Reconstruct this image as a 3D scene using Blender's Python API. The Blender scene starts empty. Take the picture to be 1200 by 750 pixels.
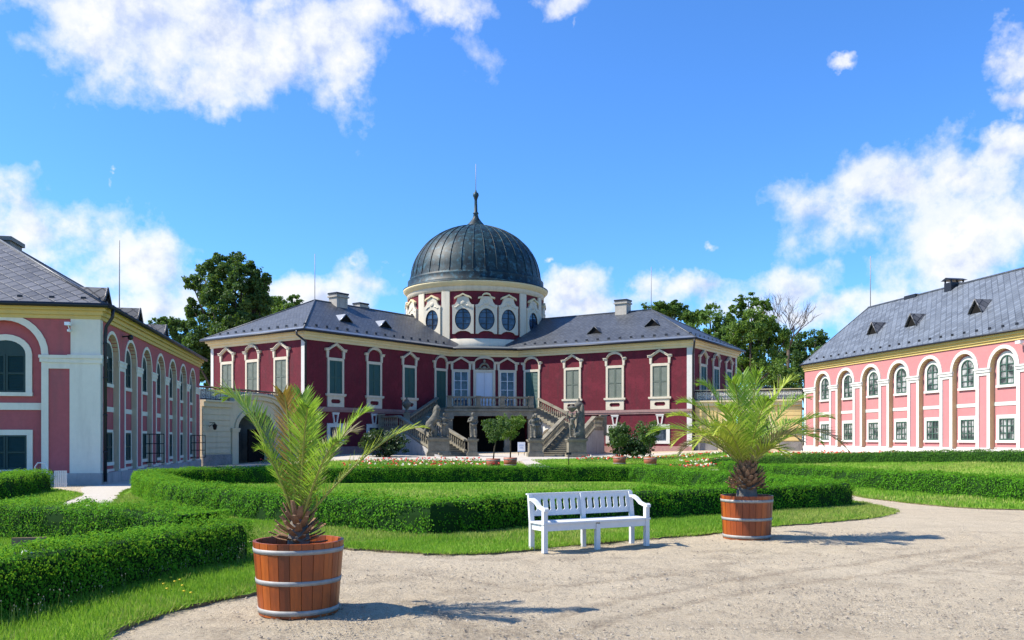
import bpy, bmesh, math, random
import numpy as np
from mathutils import Matrix, Vector
R = math.radians
rng = np.random.default_rng(7)
random.seed(7)
scene = bpy.context.scene
COL = scene.collection

# ------------------------------------------------------------------ frame of the place
F = 1017.0; YH = 515.0; HC = 1.7             # lens in photo pixels, horizon row, eye height
AZ = R(-10.66)
U = np.array([math.sin(AZ), math.cos(AZ)])   # along the garden axis, away from the viewer
RT = np.array([math.cos(AZ), -math.sin(AZ)]) # to the right of it

def sst(x):
    x = np.clip(x, 0, 1); return x * x * (3 - 2 * x)
def TZ(X, Y):
    X = np.asarray(X, float); Y = np.asarray(Y, float)
    s = X * RT[0] + Y * RT[1] - 12.1
    t = X * U[0] + Y * U[1]
    a = .6 * sst((t - 42) / 32) * sst((s + 22) / 10)
    b = .72 * sst((s - 9) / 8) * sst((t - 14) / 14)
    return a + b - a * b / .9
def tz(x, y): return float(TZ(x, y))
def gp(px, py, lift=0.0):
    """ground point seen at a pixel of the photo"""
    z = 0.0
    for _ in range(30):
        d = (HC - z) * F / max(py - YH, 1.0)
        x = (px - 600) / F * d
        z = .5 * z + .5 * tz(x, d)
    return (x, d, z + lift)
def at(px, d): return ((px - 600) / F * d, d)

# ------------------------------------------------------------------ mesh builder
class MB:
    def __init__(self): self.v = []; self.f = []; self.m = []; self.s = []
    def add(self, vs, fs, M=None, mat=0, smooth=False):
        b = len(self.v)
        if M is not None: vs = [M @ Vector(p) for p in vs]
        self.v += [tuple(p) for p in vs]
        self.f += [tuple(i + b for i in q) for q in fs]
        self.m += [mat] * len(fs); self.s += [smooth] * len(fs)
        return self
    def box(self, x0, x1, y0, y1, z0, z1, M=None, mat=0):
        vs = [(x0,y0,z0),(x1,y0,z0),(x1,y1,z0),(x0,y1,z0),(x0,y0,z1),(x1,y0,z1),(x1,y1,z1),(x0,y1,z1)]
        fs = [(0,3,2,1),(4,5,6,7),(0,1,5,4),(1,2,6,5),(2,3,7,6),(3,0,4,7)]
        return self.add(vs, fs, M, mat)
    def prism(self, poly, y0, y1, M=None, mat=0):
        """polygon in x,z pushed from y0 to y1 (anticlockwise seen from -y)"""
        n = len(poly)
        vs = [(x,y0,z) for x,z in poly] + [(x,y1,z) for x,z in poly]
        fs = [tuple(range(n)), tuple(range(2*n-1, n-1, -1))]
        fs += [((i+1)%n, i, n+i, n+(i+1)%n) for i in range(n)]
        return self.add(vs, fs, M, mat)
    def plate(self, outline, holes, y0, y1, M=None, mat=0):
        """flat wall in x,z with real openings"""
        bm = bmesh.new(); es = []
        loops = [outline] + holes
        for lp in loops:
            vs = [bm.verts.new((x, 0, z)) for x, z in lp]
            es += [bm.edges.new((vs[i], vs[(i+1) % len(vs)])) for i in range(len(vs))]
        bm.verts.index_update()
        bmesh.ops.triangle_fill(bm, use_beauty=True, use_dissolve=False, edges=es)
        bm.verts.index_update()
        P = [v.co.copy() for v in bm.verts]; n = len(P)
        T = []
        for f in bm.faces:
            t = [v.index for v in f.verts]
            a, b, c = (P[i] for i in t)
            if (b-a).cross(c-a).y > 0: t.reverse()
            T.append(tuple(t))
        bm.free()
        vs = [(p.x, y0, p.z) for p in P] + [(p.x, y1, p.z) for p in P]
        fs = T + [tuple(n+i for i in reversed(t)) for t in T]
        k = 0
        for li, lp in enumerate(loops):
            m = len(lp)
            area = sum(lp[i][0]*lp[(i+1)%m][1]-lp[(i+1)%m][0]*lp[i][1] for i in range(m))
            ccw = (area > 0) == (li == 0)
            for i in range(m):
                a, b = k+i, k+(i+1) % m
                fs.append((b, a, n+a, n+b) if ccw else (a, b, n+b, n+a))
            k += m
        return self.add(vs, fs, M, mat)
    def tube(self, pts, rad, n=8, M=None, mat=0, cap=True, smooth=True):
        pts = [Vector(p) for p in pts]
        if not hasattr(rad, '__len__'): rad = [rad]*len(pts)
        vs = []; fs = []; ref = None
        for i, p in enumerate(pts):
            d = (pts[min(i+1, len(pts)-1)] - pts[max(i-1, 0)])
            d = d.normalized() if d.length > 1e-9 else Vector((0,0,1))
            if ref is None:
                ref = Vector((1,0,0)) if abs(d.z) > .9 else Vector((0,0,1))
            a = (ref - d*ref.dot(d)).normalized(); b = d.cross(a); ref = a
            vs += [p + (a*math.cos(2*math.pi*k/n) + b*math.sin(2*math.pi*k/n))*rad[i] for k in range(n)]
        for i in range(len(pts)-1):
            for k in range(n):
                fs.append((i*n+k, i*n+(k+1)%n, (i+1)*n+(k+1)%n, (i+1)*n+k))
        self.add(vs, fs, M, mat, smooth)
        if cap:
            L = (len(pts)-1)*n; b = len(self.v) - len(vs)
            self.f += [tuple(b+k for k in reversed(range(n))), tuple(b+L+k for k in range(n))]
            self.m += [mat]*2; self.s += [False]*2
        return self
    def lathe(self, prof, n=24, c=(0,0,0), M=None, mat=0, smooth=True, a0=0, a1=2*math.pi, sx=1, sy=1):
        full = abs(a1-a0-2*math.pi) < 1e-6
        k = n if full else n+1
        vs = []; fs = []
        for r, z in prof:
            for i in range(k):
                a = a0+(a1-a0)*i/n
                vs.append((c[0]+sx*r*math.cos(a), c[1]+sy*r*math.sin(a), c[2]+z))
        for j in range(len(prof)-1):
            for i in range(n):
                i2 = (i+1) % k
                fs.append((j*k+i, j*k+i2, (j+1)*k+i2, (j+1)*k+i))
        return self.add(vs, fs, M, mat, smooth)
    def ball(self, c, r, n=10, M=None, mat=0):
        r = r if hasattr(r, '__len__') else (r,r,r)
        vs = []; fs = []; m = n//2+1
        for j in range(m+1):
            t = math.pi*j/m
            for i in range(n):
                a = 2*math.pi*i/n
                vs.append((c[0]+r[0]*math.sin(t)*math.cos(a), c[1]+r[1]*math.sin(t)*math.sin(a), c[2]-r[2]*math.cos(t)))
        for j in range(m):
            for i in range(n):
                fs.append((j*n+i, j*n+(i+1)%n, (j+1)*n+(i+1)%n, (j+1)*n+i))
        return self.add(vs, fs, M, mat, True)
    def build(self, name, mat, parent=None):
        me = bpy.data.meshes.new(name)
        me.from_pydata(self.v, [], self.f)
        for m in (mat if isinstance(mat, (list, tuple)) else [mat]): me.materials.append(m)
        me.polygons.foreach_set('material_index', self.m)
        me.polygons.foreach_set('use_smooth', self.s)
        uv_metres(me)
        me.update()
        o = bpy.data.objects.new(name, me); COL.objects.link(o)
        if parent is not None: o.parent = parent
        return o

def uv_metres(me):
    """UV of each face in metres: along the horizontal and up the slope"""
    nl = len(me.loops)
    if not nl: return
    lay = me.uv_layers.new(name='UVMap')
    co = np.empty(len(me.vertices)*3); me.vertices.foreach_get('co', co); co = co.reshape(-1,3)
    vi = np.empty(nl, np.int32); me.loops.foreach_get('vertex_index', vi)
    nf = len(me.polygons)
    no = np.empty(nf*3); me.polygons.foreach_get('normal', no); no = no.reshape(-1,3)
    lt = np.empty(nf, np.int32); me.polygons.foreach_get('loop_total', lt)
    fi = np.repeat(np.arange(nf), lt)
    t = np.stack([-no[:,1], no[:,0], np.zeros(nf)], 1)
    L = np.linalg.norm(t, axis=1)
    t[L < .05] = (1,0,0); L[L < .05] = 1; t /= L[:,None]
    b = np.cross(no, t)
    P = co[vi]
    uv = np.stack([(P*t[fi]).sum(1), (P*b[fi]).sum(1)], 1)
    lay.data.foreach_set('uv', uv.astype(np.float32).ravel())

def np_mesh(name, V, Fq, mats, parent=None, mi=None, smooth=False):
    """numpy vertices (n,3) and faces (m,k) into one object"""
    me = bpy.data.meshes.new(name)
    V = np.asarray(V, np.float32); Fq = np.asarray(Fq, np.int32); m, k = Fq.shape
    me.vertices.add(len(V)); me.vertices.foreach_set('co', V.ravel())
    me.loops.add(m*k); me.loops.foreach_set('vertex_index', Fq.ravel())
    me.polygons.add(m); me.polygons.foreach_set('loop_start', np.arange(0, m*k, k, dtype=np.int32))
    me.polygons.foreach_set('loop_total', np.full(m, k, np.int32))
    for q in (mats if isinstance(mats, (list, tuple)) else [mats]): me.materials.append(q)
    if mi is not None: me.polygons.foreach_set('material_index', np.asarray(mi, np.int32))
    me.polygons.foreach_set('use_smooth', np.full(m, smooth))
    me.update(calc_edges=True); me.validate()
    o = bpy.data.objects.new(name, me); COL.objects.link(o)
    if parent is not None: o.parent = parent
    return o

def tag(o, label=None, cat=None, group=None, kind=None):
    if label: o['label'] = label
    if cat: o['category'] = cat
    if group: o['group'] = group
    if kind: o['kind'] = kind
    return o
def thing(name, label, cat, loc=(0,0,0), rz=0.0, group=None):
    o = bpy.data.objects.new(name, None); o.empty_display_size = .3
    COL.objects.link(o); o.location = loc; o.rotation_euler = (0,0,rz)
    return tag(o, label, cat, group)
def dup(o, parent=None, loc=None, rz=None, label=None):
    c = o.copy(); COL.objects.link(c)
    if parent is not None: c.parent = parent
    if loc is not None: c.location = loc
    if rz is not None: c.rotation_euler = (0,0,rz)
    if label: c['label'] = label
    for ch in list(o.children): dup(ch, c)
    return c
def FR(o, ang):
    """wall frame: x to the right seen from outside, +y into the wall; ang = direction of x (radians from +X)"""
    return Matrix.Translation(Vector((o[0], o[1], o[2] if len(o) > 2 else 0))) @ Matrix.Rotation(ang, 4, 'Z')

# ------------------------------------------------------------------ materials
def new_mat(name):
    m = bpy.data.materials.new(name); m.use_nodes = True
    nt = m.node_tree; nt.nodes.clear()
    out = nt.nodes.new('ShaderNodeOutputMaterial'); b = nt.nodes.new('ShaderNodeBsdfPrincipled')
    nt.links.new(b.outputs[0], out.inputs[0])
    return m, nt, b, out
def noise(nt, vec, scale, detail=4, rough=.55):
    n = nt.nodes.new('ShaderNodeTexNoise'); n.inputs['Scale'].default_value = scale
    n.inputs['Detail'].default_value = detail; n.inputs['Roughness'].default_value = rough
    if vec is not None: nt.links.new(vec, n.inputs['Vector'])
    return n.outputs[0]
def ramp(nt, fac, stops):
    r = nt.nodes.new('ShaderNodeValToRGB'); e = r.color_ramp.elements
    while len(e) < len(stops): e.new(.5)
    for q, (p, c) in zip(e, stops):
        q.position = p; q.color = (c[0], c[1], c[2], 1) if hasattr(c, '__len__') else (c, c, c, 1)
    nt.links.new(fac, r.inputs[0]); return r.outputs[0]
def mix(nt, fac, a, b, mode='MIX'):
    n = nt.nodes.new('ShaderNodeMix'); n.data_type = 'RGBA'; n.blend_type = mode
    for s, v in ((n.inputs[0], fac), (n.inputs[6], a), (n.inputs[7], b)):
        if hasattr(v, 'is_linked'): nt.links.new(v, s)
        elif hasattr(v, '__len__'): s.default_value = (v[0], v[1], v[2], 1)
        else: s.default_value = v
    return n.outputs[2]
def math_(nt, op, a, b=0.0, c=None, clamp=False):
    n = nt.nodes.new('ShaderNodeMath'); n.operation = op; n.use_clamp = clamp
    for s, v in zip(n.inputs, (a, b, c)):
        if v is None: continue
        if hasattr(v, 'is_linked'): nt.links.new(v, s)
        else: s.default_value = v
    return n.outputs[0]
def coord(nt, which='Object'):
    return nt.nodes.new('ShaderNodeTexCoord').outputs[which]
def bump(nt, b, h, strength=.3, dist=.02):
    n = nt.nodes.new('ShaderNodeBump'); n.inputs['Strength'].default_value = strength; n.inputs['Distance'].default_value = dist
    nt.links.new(h, n.inputs['Height']); nt.links.new(n.outputs[0], b.inputs['Normal'])

def plaster(name, c, var=.16, rough=.85, dirt=(.30,.27,.22), dirtamt=.25, bs=.35, scale=1.0):
    m, nt, b, _ = new_mat(name); v = coord(nt)
    n1 = noise(nt, v, .45*scale, 5, .6); n2 = noise(nt, v, 6*scale, 5, .6); n3 = noise(nt, v, 38, 3)
    lo = tuple(x*(1-var) for x in c); hi = tuple(min(1, x*(1+var*.8)) for x in c)
    col = mix(nt, n1, lo, hi)
    col = mix(nt, ramp(nt, n2, [(.42, 0), (.72, 1)]), col, tuple(x*(1-var*.8) for x in c))
    mp = nt.nodes.new('ShaderNodeMapping'); mp.inputs['Scale'].default_value = (1.6, 1.6, .22)
    nt.links.new(v, mp.inputs[0])
    st = noise(nt, mp.outputs[0], 1.5, 6, .65)
    col = mix(nt, math_(nt, 'MULTIPLY', ramp(nt, st, [(.50, 0), (.70, 1)]), dirtamt), col, dirt)
    pt = noise(nt, v, .8*scale, 7, .7)
    col = mix(nt, math_(nt, 'MULTIPLY', ramp(nt, pt, [(.52, 0), (.60, 1)]), var*1.3), col, tuple(min(1, x*1.35) for x in c))
    nt.links.new(col, b.inputs['Base Color']); b.inputs['Roughness'].default_value = rough
    b.inputs['Specular IOR Level'].default_value = .25
    bump(nt, b, math_(nt, 'ADD', n3, math_(nt, 'MULTIPLY', n2, 1.5)), bs, .01)
    return m
def simple(name, c, rough=.5, metal=0, var=.12, scale=8, spec=.4, bs=0):
    m, nt, b, _ = new_mat(name); v = coord(nt)
    n = noise(nt, v, scale, 5, .6)
    nt.links.new(mix(nt, n, tuple(x*(1-var) for x in c), tuple(min(1, x*(1+var)) for x in c)), b.inputs['Base Color'])
    b.inputs['Roughness'].default_value = rough; b.inputs['Metallic'].default_value = metal
    b.inputs['Specular IOR Level'].default_value = spec
    if bs: bump(nt, b, n, bs, .01)
    return m
def slate(name, c, size=.3, rot=45, rough=.5, line=.35, gap=.05):
    m, nt, b, _ = new_mat(name); v = coord(nt, 'UV')
    mp = nt.nodes.new('ShaderNodeMapping'); mp.inputs['Rotation'].default_value = (0,0,R(rot)); nt.links.new(v, mp.inputs[0])
    br = nt.nodes.new('ShaderNodeTexBrick'); nt.links.new(mp.outputs[0], br.inputs['Vector'])
    br.offset = 0.0 if rot else .5
    br.inputs['Scale'].default_value = 1; br.inputs['Brick Width'].default_value = size; br.inputs['Row Height'].default_value = size*(1 if rot else .7)
    br.inputs['Mortar Size'].default_value = size*gap; br.inputs['Mortar Smooth'].default_value = .2; br.inputs['Bias'].default_value = 0
    br.inputs['Color1'].default_value = tuple(x*.66 for x in c)+(1,); br.inputs['Color2'].default_value = tuple(x*1.34 for x in c)+(1,)
    br.inputs['Mortar'].default_value = tuple(x*line for x in c)+(1,)
    big = noise(nt, coord(nt), .5, 6, .65)
    col = mix(nt, math_(nt, 'MULTIPLY', ramp(nt, big, [(.4, 0), (.75, 1)]), .35), br.outputs[0], tuple(x*1.7 for x in c))
    fine = noise(nt, coord(nt), 9, 4, .6)
    col = mix(nt, math_(nt, 'MULTIPLY', ramp(nt, fine, [(.5, 0), (.8, 1)]), .4), col, (.16,.165,.15))
    nt.links.new(col, b.inputs['Base Color'])
    nt.links.new(math_(nt, 'MULTIPLY_ADD', fine, .3, rough-.12), b.inputs['Roughness'])
    b.inputs['Specular IOR Level'].default_value = .5
    bump(nt, b, math_(nt, 'SUBTRACT', br.outputs[0], math_(nt, 'MULTIPLY', br.outputs[1], .25)), .6, .02)
    return m
def leafmat(name, dark, light, trans=.3, rough=.55, big=1.2, spec=.3, third=None):
    m, nt, b, out = new_mat(name)
    g = nt.nodes.new('ShaderNodeNewGeometry')
    n = noise(nt, coord(nt), big, 4, .6)
    f = math_(nt, 'ADD', math_(nt, 'MULTIPLY', g.outputs['Random Per Island'], .55), math_(nt, 'MULTIPLY', ramp(nt, n, [(.3,0),(.7,1)]), .45))
    stops = [(.1, dark), (.85, light)]
    if third: stops.append((.97, third))
    col = ramp(nt, f, stops)
    nt.links.new(col, b.inputs['Base Color']); b.inputs['Roughness'].default_value = rough
    b.inputs['Specular IOR Level'].default_value = spec
    tr = nt.nodes.new('ShaderNodeBsdfTranslucent')
    nt.links.new(mix(nt, .6, col, (.25,.42,.03), 'MIX'), tr.inputs[0])
    ms = nt.nodes.new('ShaderNodeMixShader'); ms.inputs[0].default_value = trans
    nt.links.new(b.outputs[0], ms.inputs[1]); nt.links.new(tr.outputs[0], ms.inputs[2]); nt.links.new(ms.outputs[0], out.inputs[0])
    return m
def stone(name, c, var=.3, sc=1.0):
    m, nt, b, _ = new_mat(name); v = coord(nt)
    n1 = noise(nt, v, 1.3*sc, 6, .65); n2 = noise(nt, v, 14*sc, 5, .65)
    col = mix(nt, ramp(nt, n1, [(.3,0),(.7,1)]), tuple(x*(1-var) for x in c), tuple(x*(1+var) for x in c))
    col = mix(nt, math_(nt, 'MULTIPLY', ramp(nt, n2, [(.5,0),(.7,1)]), .55), col, (.055,.055,.045))
    nt.links.new(col, b.inputs['Base Color']); b.inputs['Roughness'].default_value = .9
    b.inputs['Specular IOR Level'].default_value = .2
    bump(nt, b, n2, .5, .03); return m
def glass(name, c=(.02,.03,.045), hi=(.09,.11,.14)):
    m, nt, b, _ = new_mat(name)
    n = noise(nt, coord(nt), 1.7, 3, .6)
    nt.links.new(mix(nt, ramp(nt, n, [(.42,0),(.62,1)]), c, hi), b.inputs['Base Color'])
    b.inputs['Roughness'].default_value = .06; b.inputs['Specular IOR Level'].default_value = .5
    bump(nt, b, n, .04, .05)
    return m

M = {}
M['red'] = plaster('dark_red_plaster', (.140,.017,.028), .34, dirt=(.075,.024,.028), dirtamt=.6, bs=.55)
M['redlow'] = M['red']
M['pink'] = plaster('pink_plaster', (.48,.195,.195), .09, dirt=(.36,.22,.20), dirtamt=.45, bs=.18)
M['rose'] = plaster('shaded_pink_plaster', (.42,.110,.118), .12, dirt=(.20,.10,.10), dirtamt=.45, bs=.2)  # the pink wing's plaster darkened: this wing's shade put into the colour
M['white'] = plaster('white_trim', (.62,.60,.55), .07, dirt=(.40,.36,.29), dirtamt=.22, bs=.15)
M['ivory'] = plaster('ivory_trim', (.62,.55,.42), .09, dirt=(.36,.31,.23), dirtamt=.35, bs=.15)
M['wingwhite'] = plaster('wing_white_trim', (.74,.69,.58), .07, dirt=(.42,.38,.31), dirtamt=.25, bs=.15)  # white trim made paler: light lifted into the colour for the shaded wing
M['cream'] = plaster('cream_trim', (.58,.48,.33), .07, dirt=(.36,.32,.24), dirtamt=.22, bs=.15)
M['yellow'] = plaster('yellow_cornice', (.62,.46,.17), .07, dirt=(.35,.28,.14), dirtamt=.2, bs=.12)
M['ochre'] = plaster('pale_yellow_cornice', (.70,.58,.34), .07, dirt=(.35,.28,.16), dirtamt=.2, bs=.12)
M['wallcream'] = plaster('cream_wall', (.62,.52,.35), .08, dirt=(.3,.28,.22), dirtamt=.3, bs=.2)
M['wallyellow'] = plaster('yellow_wall', (.74,.55,.23), .07, dirt=(.4,.32,.2), dirtamt=.2, bs=.2)
M['greyplaster'] = plaster('weathered_plaster', (.40,.38,.36), .2, dirt=(.12,.12,.11), dirtamt=.55, bs=.4)
M['plinth'] = stone('plinth_stone', (.26,.24,.22), .25)
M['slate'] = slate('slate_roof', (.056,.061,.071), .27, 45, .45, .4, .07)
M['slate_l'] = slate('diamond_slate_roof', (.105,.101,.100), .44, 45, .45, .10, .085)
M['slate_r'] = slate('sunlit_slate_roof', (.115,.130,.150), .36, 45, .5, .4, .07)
M['gutter'] = simple('dark_gutter_metal', (.03,.032,.038), .45, .5)
M['zincdark'] = simple('weathered_zinc_sheet', (.15,.165,.17), .5, .3, .4, 1.5)
M['zinc'] = simple('zinc_sheet', (.30,.31,.32), .4, .7, .25, 2)
M['stone'] = stone('weathered_sandstone', (.235,.21,.155), .34)
M['statue'] = stone('statue_stone', (.145,.135,.11), .42, 2)
M['green'] = simple('green_shutter_paint', (.035,.095,.075), .5, 0, .2, 3)
M['greendark'] = simple('dark_green_shutter_paint', (.010,.040,.036), .5, 0, .2, 3)
M['greenlit'] = simple('sunlit_green_shutter_paint', (.12,.145,.11), .6, 0, .2, 3)  # the green shutters on sunlit walls: sunlight put into the colour
M['greenframe'] = simple('green_window_paint', (.05,.10,.075), .45, 0, .15, 4)
M['glass'] = glass('window_glass')
M['curtain'] = glass('window_glass_with_curtain', (.05,.06,.06), (.42,.42,.40))
M['blueglass'] = glass('oval_window_glass', (.012,.025,.05), (.05,.085,.14))
M['ochrereveal'] = plaster('ochre_reveal', (.60,.44,.24), .08, dirt=(.36,.28,.18), dirtamt=.25, bs=.15)
M['iron'] = simple('wrought_iron', (.02,.02,.022), .5, .4)
M['doorwhite'] = simple('white_door_paint', (.62,.64,.68), .45, 0, .05)
M['benchwhite'] = simple('white_bench_paint', (.62,.62,.61), .48, 0, .10, 7, .4, .1)
M['brick'] = plaster('chimney_plaster', (.42,.38,.32), .2, dirt=(.1,.09,.08), dirtamt=.5)
M['terracotta'] = simple('terracotta_coping', (.50,.21,.13), .8, 0, .2, 3)
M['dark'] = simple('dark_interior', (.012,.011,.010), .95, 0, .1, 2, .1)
M['bark'] = stone('bark', (.10,.075,.055), .35, 3)
M['turfedge'] = stone('turf_edge_soil', (.16,.125,.08), .4, 6)
M['soil'] = stone('dark_soil', (.045,.034,.025), .4, 6)
M['board'] = simple('white_board', (.78,.80,.84), .4, 0, .04)
M['boardprint'] = simple('board_print', (.30,.40,.62), .5)
M['steel'] = simple('galvanised_steel', (.31,.30,.28), .65, .25, .4, 14)
M['oldwood'] = simple('weathered_board', (.27,.17,.10), .8, 0, .4, 12, .2, .2)

# copper dome: dark patina with blue-green streaks running down
m, nt, b, _ = new_mat('patinated_copper'); v = coord(nt)
mp = nt.nodes.new('ShaderNodeMapping'); mp.inputs['Scale'].default_value = (1.2,1.2,.35); nt.links.new(v, mp.inputs[0])
s1 = noise(nt, mp.outputs[0], .9, 7, .68); s2 = noise(nt, v, 2.4, 6, .65)
col = mix(nt, ramp(nt, s1, [(.42,0),(.60,1)]), (.004,.012,.015), (.010,.031,.036))
col = mix(nt, math_(nt,'MULTIPLY', ramp(nt, s2, [(.50,0),(.68,1)]), .75), col, (.035,.115,.155))
nt.links.new(col, b.inputs['Base Color']); b.inputs['Roughness'].default_value = .52
b.inputs['Specular IOR Level'].default_value = .32; bump(nt, b, s2, .25, .05)
M['copper'] = m

# varnished stave wood
m, nt, b, _ = new_mat('varnished_stave_wood'); v = coord(nt)
mp = nt.nodes.new('ShaderNodeMapping'); mp.inputs['Scale'].default_value = (22,22,1.4); nt.links.new(v, mp.inputs[0])
g = nt.nodes.new('ShaderNodeNewGeometry')
gr = noise(nt, mp.outputs[0], 1.6, 6, .62)
isl = ramp(nt, g.outputs['Random Per Island'], [(0,(.15,.030,.007)),(.45,(.30,.058,.009)),(1,(.50,.115,.014))])
col = mix(nt, ramp(nt, gr, [(.35,0),(.7,1)]), isl, mix(nt, .40, isl, (.09,.022,.006)))
blot = noise(nt, v, 3.2, 4, .6)
col = mix(nt, math_(nt,'MULTIPLY', ramp(nt, blot, [(.5,0),(.7,1)]), .35), col, (.10,.03,.012))
nt.links.new(col, b.inputs['Base Color']); b.inputs['Roughness'].default_value = .42; bump(nt, b, gr, .2, .004)
M['stave'] = m
M['tubterra'] = simple('small_tub_wood', (.30,.085,.045), .6, 0, .25, 5)

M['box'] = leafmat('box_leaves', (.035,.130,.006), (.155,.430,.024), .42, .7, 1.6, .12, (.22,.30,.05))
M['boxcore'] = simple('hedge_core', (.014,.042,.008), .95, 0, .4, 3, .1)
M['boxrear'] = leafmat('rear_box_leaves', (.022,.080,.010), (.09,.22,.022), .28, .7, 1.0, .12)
M['tree_a'] = leafmat('tree_leaves_dark', (.020,.052,.012), (.075,.150,.034), .25, .55, .3)
M['tree_b'] = leafmat('tree_leaves_mid', (.035,.085,.014), (.125,.22,.04), .3, .55, .3)
M['tree_c'] = leafmat('tree_leaves_light', (.050,.11,.014), (.16,.25,.04), .3, .5, .3)
M['shrub'] = leafmat('shrub_leaves', (.008,.028,.010), (.035,.075,.022), .15, .45, .8)
M['topi'] = leafmat('topiary_leaves', (.05,.10,.012), (.16,.25,.04), .3, .5, 1.2)
M['topi_d'] = leafmat('topiary_leaves_dull', (.035,.075,.02), (.10,.17,.05), .28, .5, 1.2)
M['frond'] = leafmat('palm_leaflets_green', (.13,.25,.02), (.37,.51,.06), .48, .42, 1.5, .45, (.34,.36,.08))
M['frond_y'] = leafmat('palm_leaflets_yellow', (.24,.31,.03), (.50,.54,.08), .32, .45, 1.5, .4)
M['frond_o'] = leafmat('palm_leaflets_orange', (.22,.12,.03), (.48,.24,.06), .25, .5, 2.5, .35)
M['frond_d'] = leafmat('palm_leaflets_dry', (.16,.13,.07), (.34,.29,.17), .2, .6, 2, .25)
M['rachis'] = simple('palm_midrib', (.26,.27,.05), .5, 0, .3, 4)
M['boot'] = stone('palm_leaf_bases', (.28,.16,.09), .5, 7)
M['palmtrunk'] = stone('palm_trunk', (.17,.15,.13), .35, 6)
M['grass'] = leafmat('grass_blades', (.095,.235,.016), (.27,.46,.045), .42, .6, .55, .25)
M['grassdry'] = leafmat('dry_grass_blades', (.20,.27,.045), (.44,.45,.12), .3, .65, .5, .25)
M['stem'] = leafmat('weed_stems', (.06,.09,.02), (.16,.18,.06), .2, .6, 2)
M['seedhead'] = simple('weed_heads', (.26,.24,.16), .8, 0, .3, 5)
M['dandelion'] = simple('yellow_flower_heads', (.75,.55,.03), .7, 0, .15, 5)
M['fl_red'] = simple('red_flowers', (.62,.035,.018), .6, 0, .25, 5)
M['fl_white'] = simple('white_flowers', (.80,.72,.55), .6, 0, .12, 5)
M['fl_leaf'] = leafmat('bedding_leaves', (.05,.12,.02), (.16,.26,.06), .25, .6, 1)
M['fl_grey'] = leafmat('silver_leaves', (.16,.19,.15), (.36,.40,.32), .2, .7, 1)

# lawn turf under the blades
m, nt, b, _ = new_mat('lawn_turf'); v = coord(nt)
n1 = noise(nt, v, .35, 5, .6); n2 = noise(nt, v, 3, 6, .65); n3 = noise(nt, v, 45, 3, .6)
col = ramp(nt, n1, [(.34,(.12,.25,.02)),(.52,(.19,.33,.034)),(.70,(.32,.37,.08))])
col = mix(nt, math_(nt,'MULTIPLY', ramp(nt, n2, [(.45,0),(.7,1)]), .5), col, (.07,.15,.014))
col = mix(nt, math_(nt,'MULTIPLY', ramp(nt, n3, [(.5,0),(.7,1)]), .5), col, (.045,.075,.012))
nt.links.new(col, b.inputs['Base Color']); b.inputs['Roughness'].default_value = .95; b.inputs['Specular IOR Level'].default_value = .1
bump(nt, b, n3, .8, .03); M['turf'] = m

# gravel: sand with grit of every size, tracks and damp patches
m, nt, b, _ = new_mat('sandy_gravel'); v = coord(nt)
n1 = noise(nt, v, .28, 6, .62); n2 = noise(nt, v, 2.2, 7, .7); n3 = noise(nt, v, 21, 7, .78); n4 = noise(nt, v, 75, 4, .7)
mp = nt.nodes.new('ShaderNodeMapping'); mp.inputs['Scale'].default_value = (.10,.9,1); mp.inputs['Rotation'].default_value = (0,0,R(14)); nt.links.new(v, mp.inputs[0])
tr = noise(nt, mp.outputs[0], 1.6, 6, .65)
col = mix(nt, ramp(nt, n1, [(.3,0),(.7,1)]), (.475,.385,.262), (.57,.475,.335))
col = mix(nt, math_(nt,'MULTIPLY', ramp(nt, n2, [(.46,0),(.68,1)]), .30), col, (.28,.225,.16))
col = mix(nt, math_(nt,'MULTIPLY', ramp(nt, tr, [(.52,0),(.68,1)]), .25), col, (.27,.215,.155))
col = mix(nt, math_(nt,'MULTIPLY', ramp(nt, n3, [(.50,0),(.62,1)]), .52), col, (.235,.182,.128))
col = mix(nt, math_(nt,'MULTIPLY', ramp(nt, n4, [(.52,0),(.66,1)]), .6), col, (.66,.58,.46))
at_ = nt.nodes.new('ShaderNodeAttribute'); at_.attribute_name = 'wear'
col = mix(nt, math_(nt,'MULTIPLY', at_.outputs['Fac'], ramp(nt, n3, [(.36,.15),(.62,1)])), col, (.235,.185,.13))
nt.links.new(col, b.inputs['Base Color']); b.inputs['Roughness'].default_value = .95; b.inputs['Specular IOR Level'].default_value = .15
h = math_(nt, 'ADD', math_(nt,'MULTIPLY', n2, 1.6), math_(nt,'ADD', math_(nt,'MULTIPLY', n3, .8), math_(nt,'MULTIPLY', n4, .35)))
bump(nt, b, h, 1.0, .045); M['gravel'] = m
m, nt, b, _ = new_mat('path_sand'); v = coord(nt)
n1 = noise(nt, v, .8, 6, .65); n3 = noise(nt, v, 30, 5, .7)
col = mix(nt, n1, (.42,.37,.30), (.54,.49,.42))
col = mix(nt, math_(nt,'MULTIPLY', ramp(nt, n3, [(.5,0),(.7,1)]), .4), col, (.25,.21,.17))
nt.links.new(col, b.inputs['Base Color']); b.inputs['Roughness'].default_value = .95; bump(nt, b, n3, .5, .02); M['path'] = m
m = M['pebble'] = leafmat('pebbles', (.13,.10,.075), (.40,.345,.265), 0.0, .85, 2)
def resample(P, step, closed=False):
    P = [np.array(p[:2], float) for p in P]
    if closed: P = P + [P[0]]
    out = []
    for a, b in zip(P[:-1], P[1:]):
        n = max(1, int(np.linalg.norm(b-a)/step))
        out += [a+(b-a)*k/n for k in range(n)]
    if not closed: out.append(P[-1])
    return out
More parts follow.
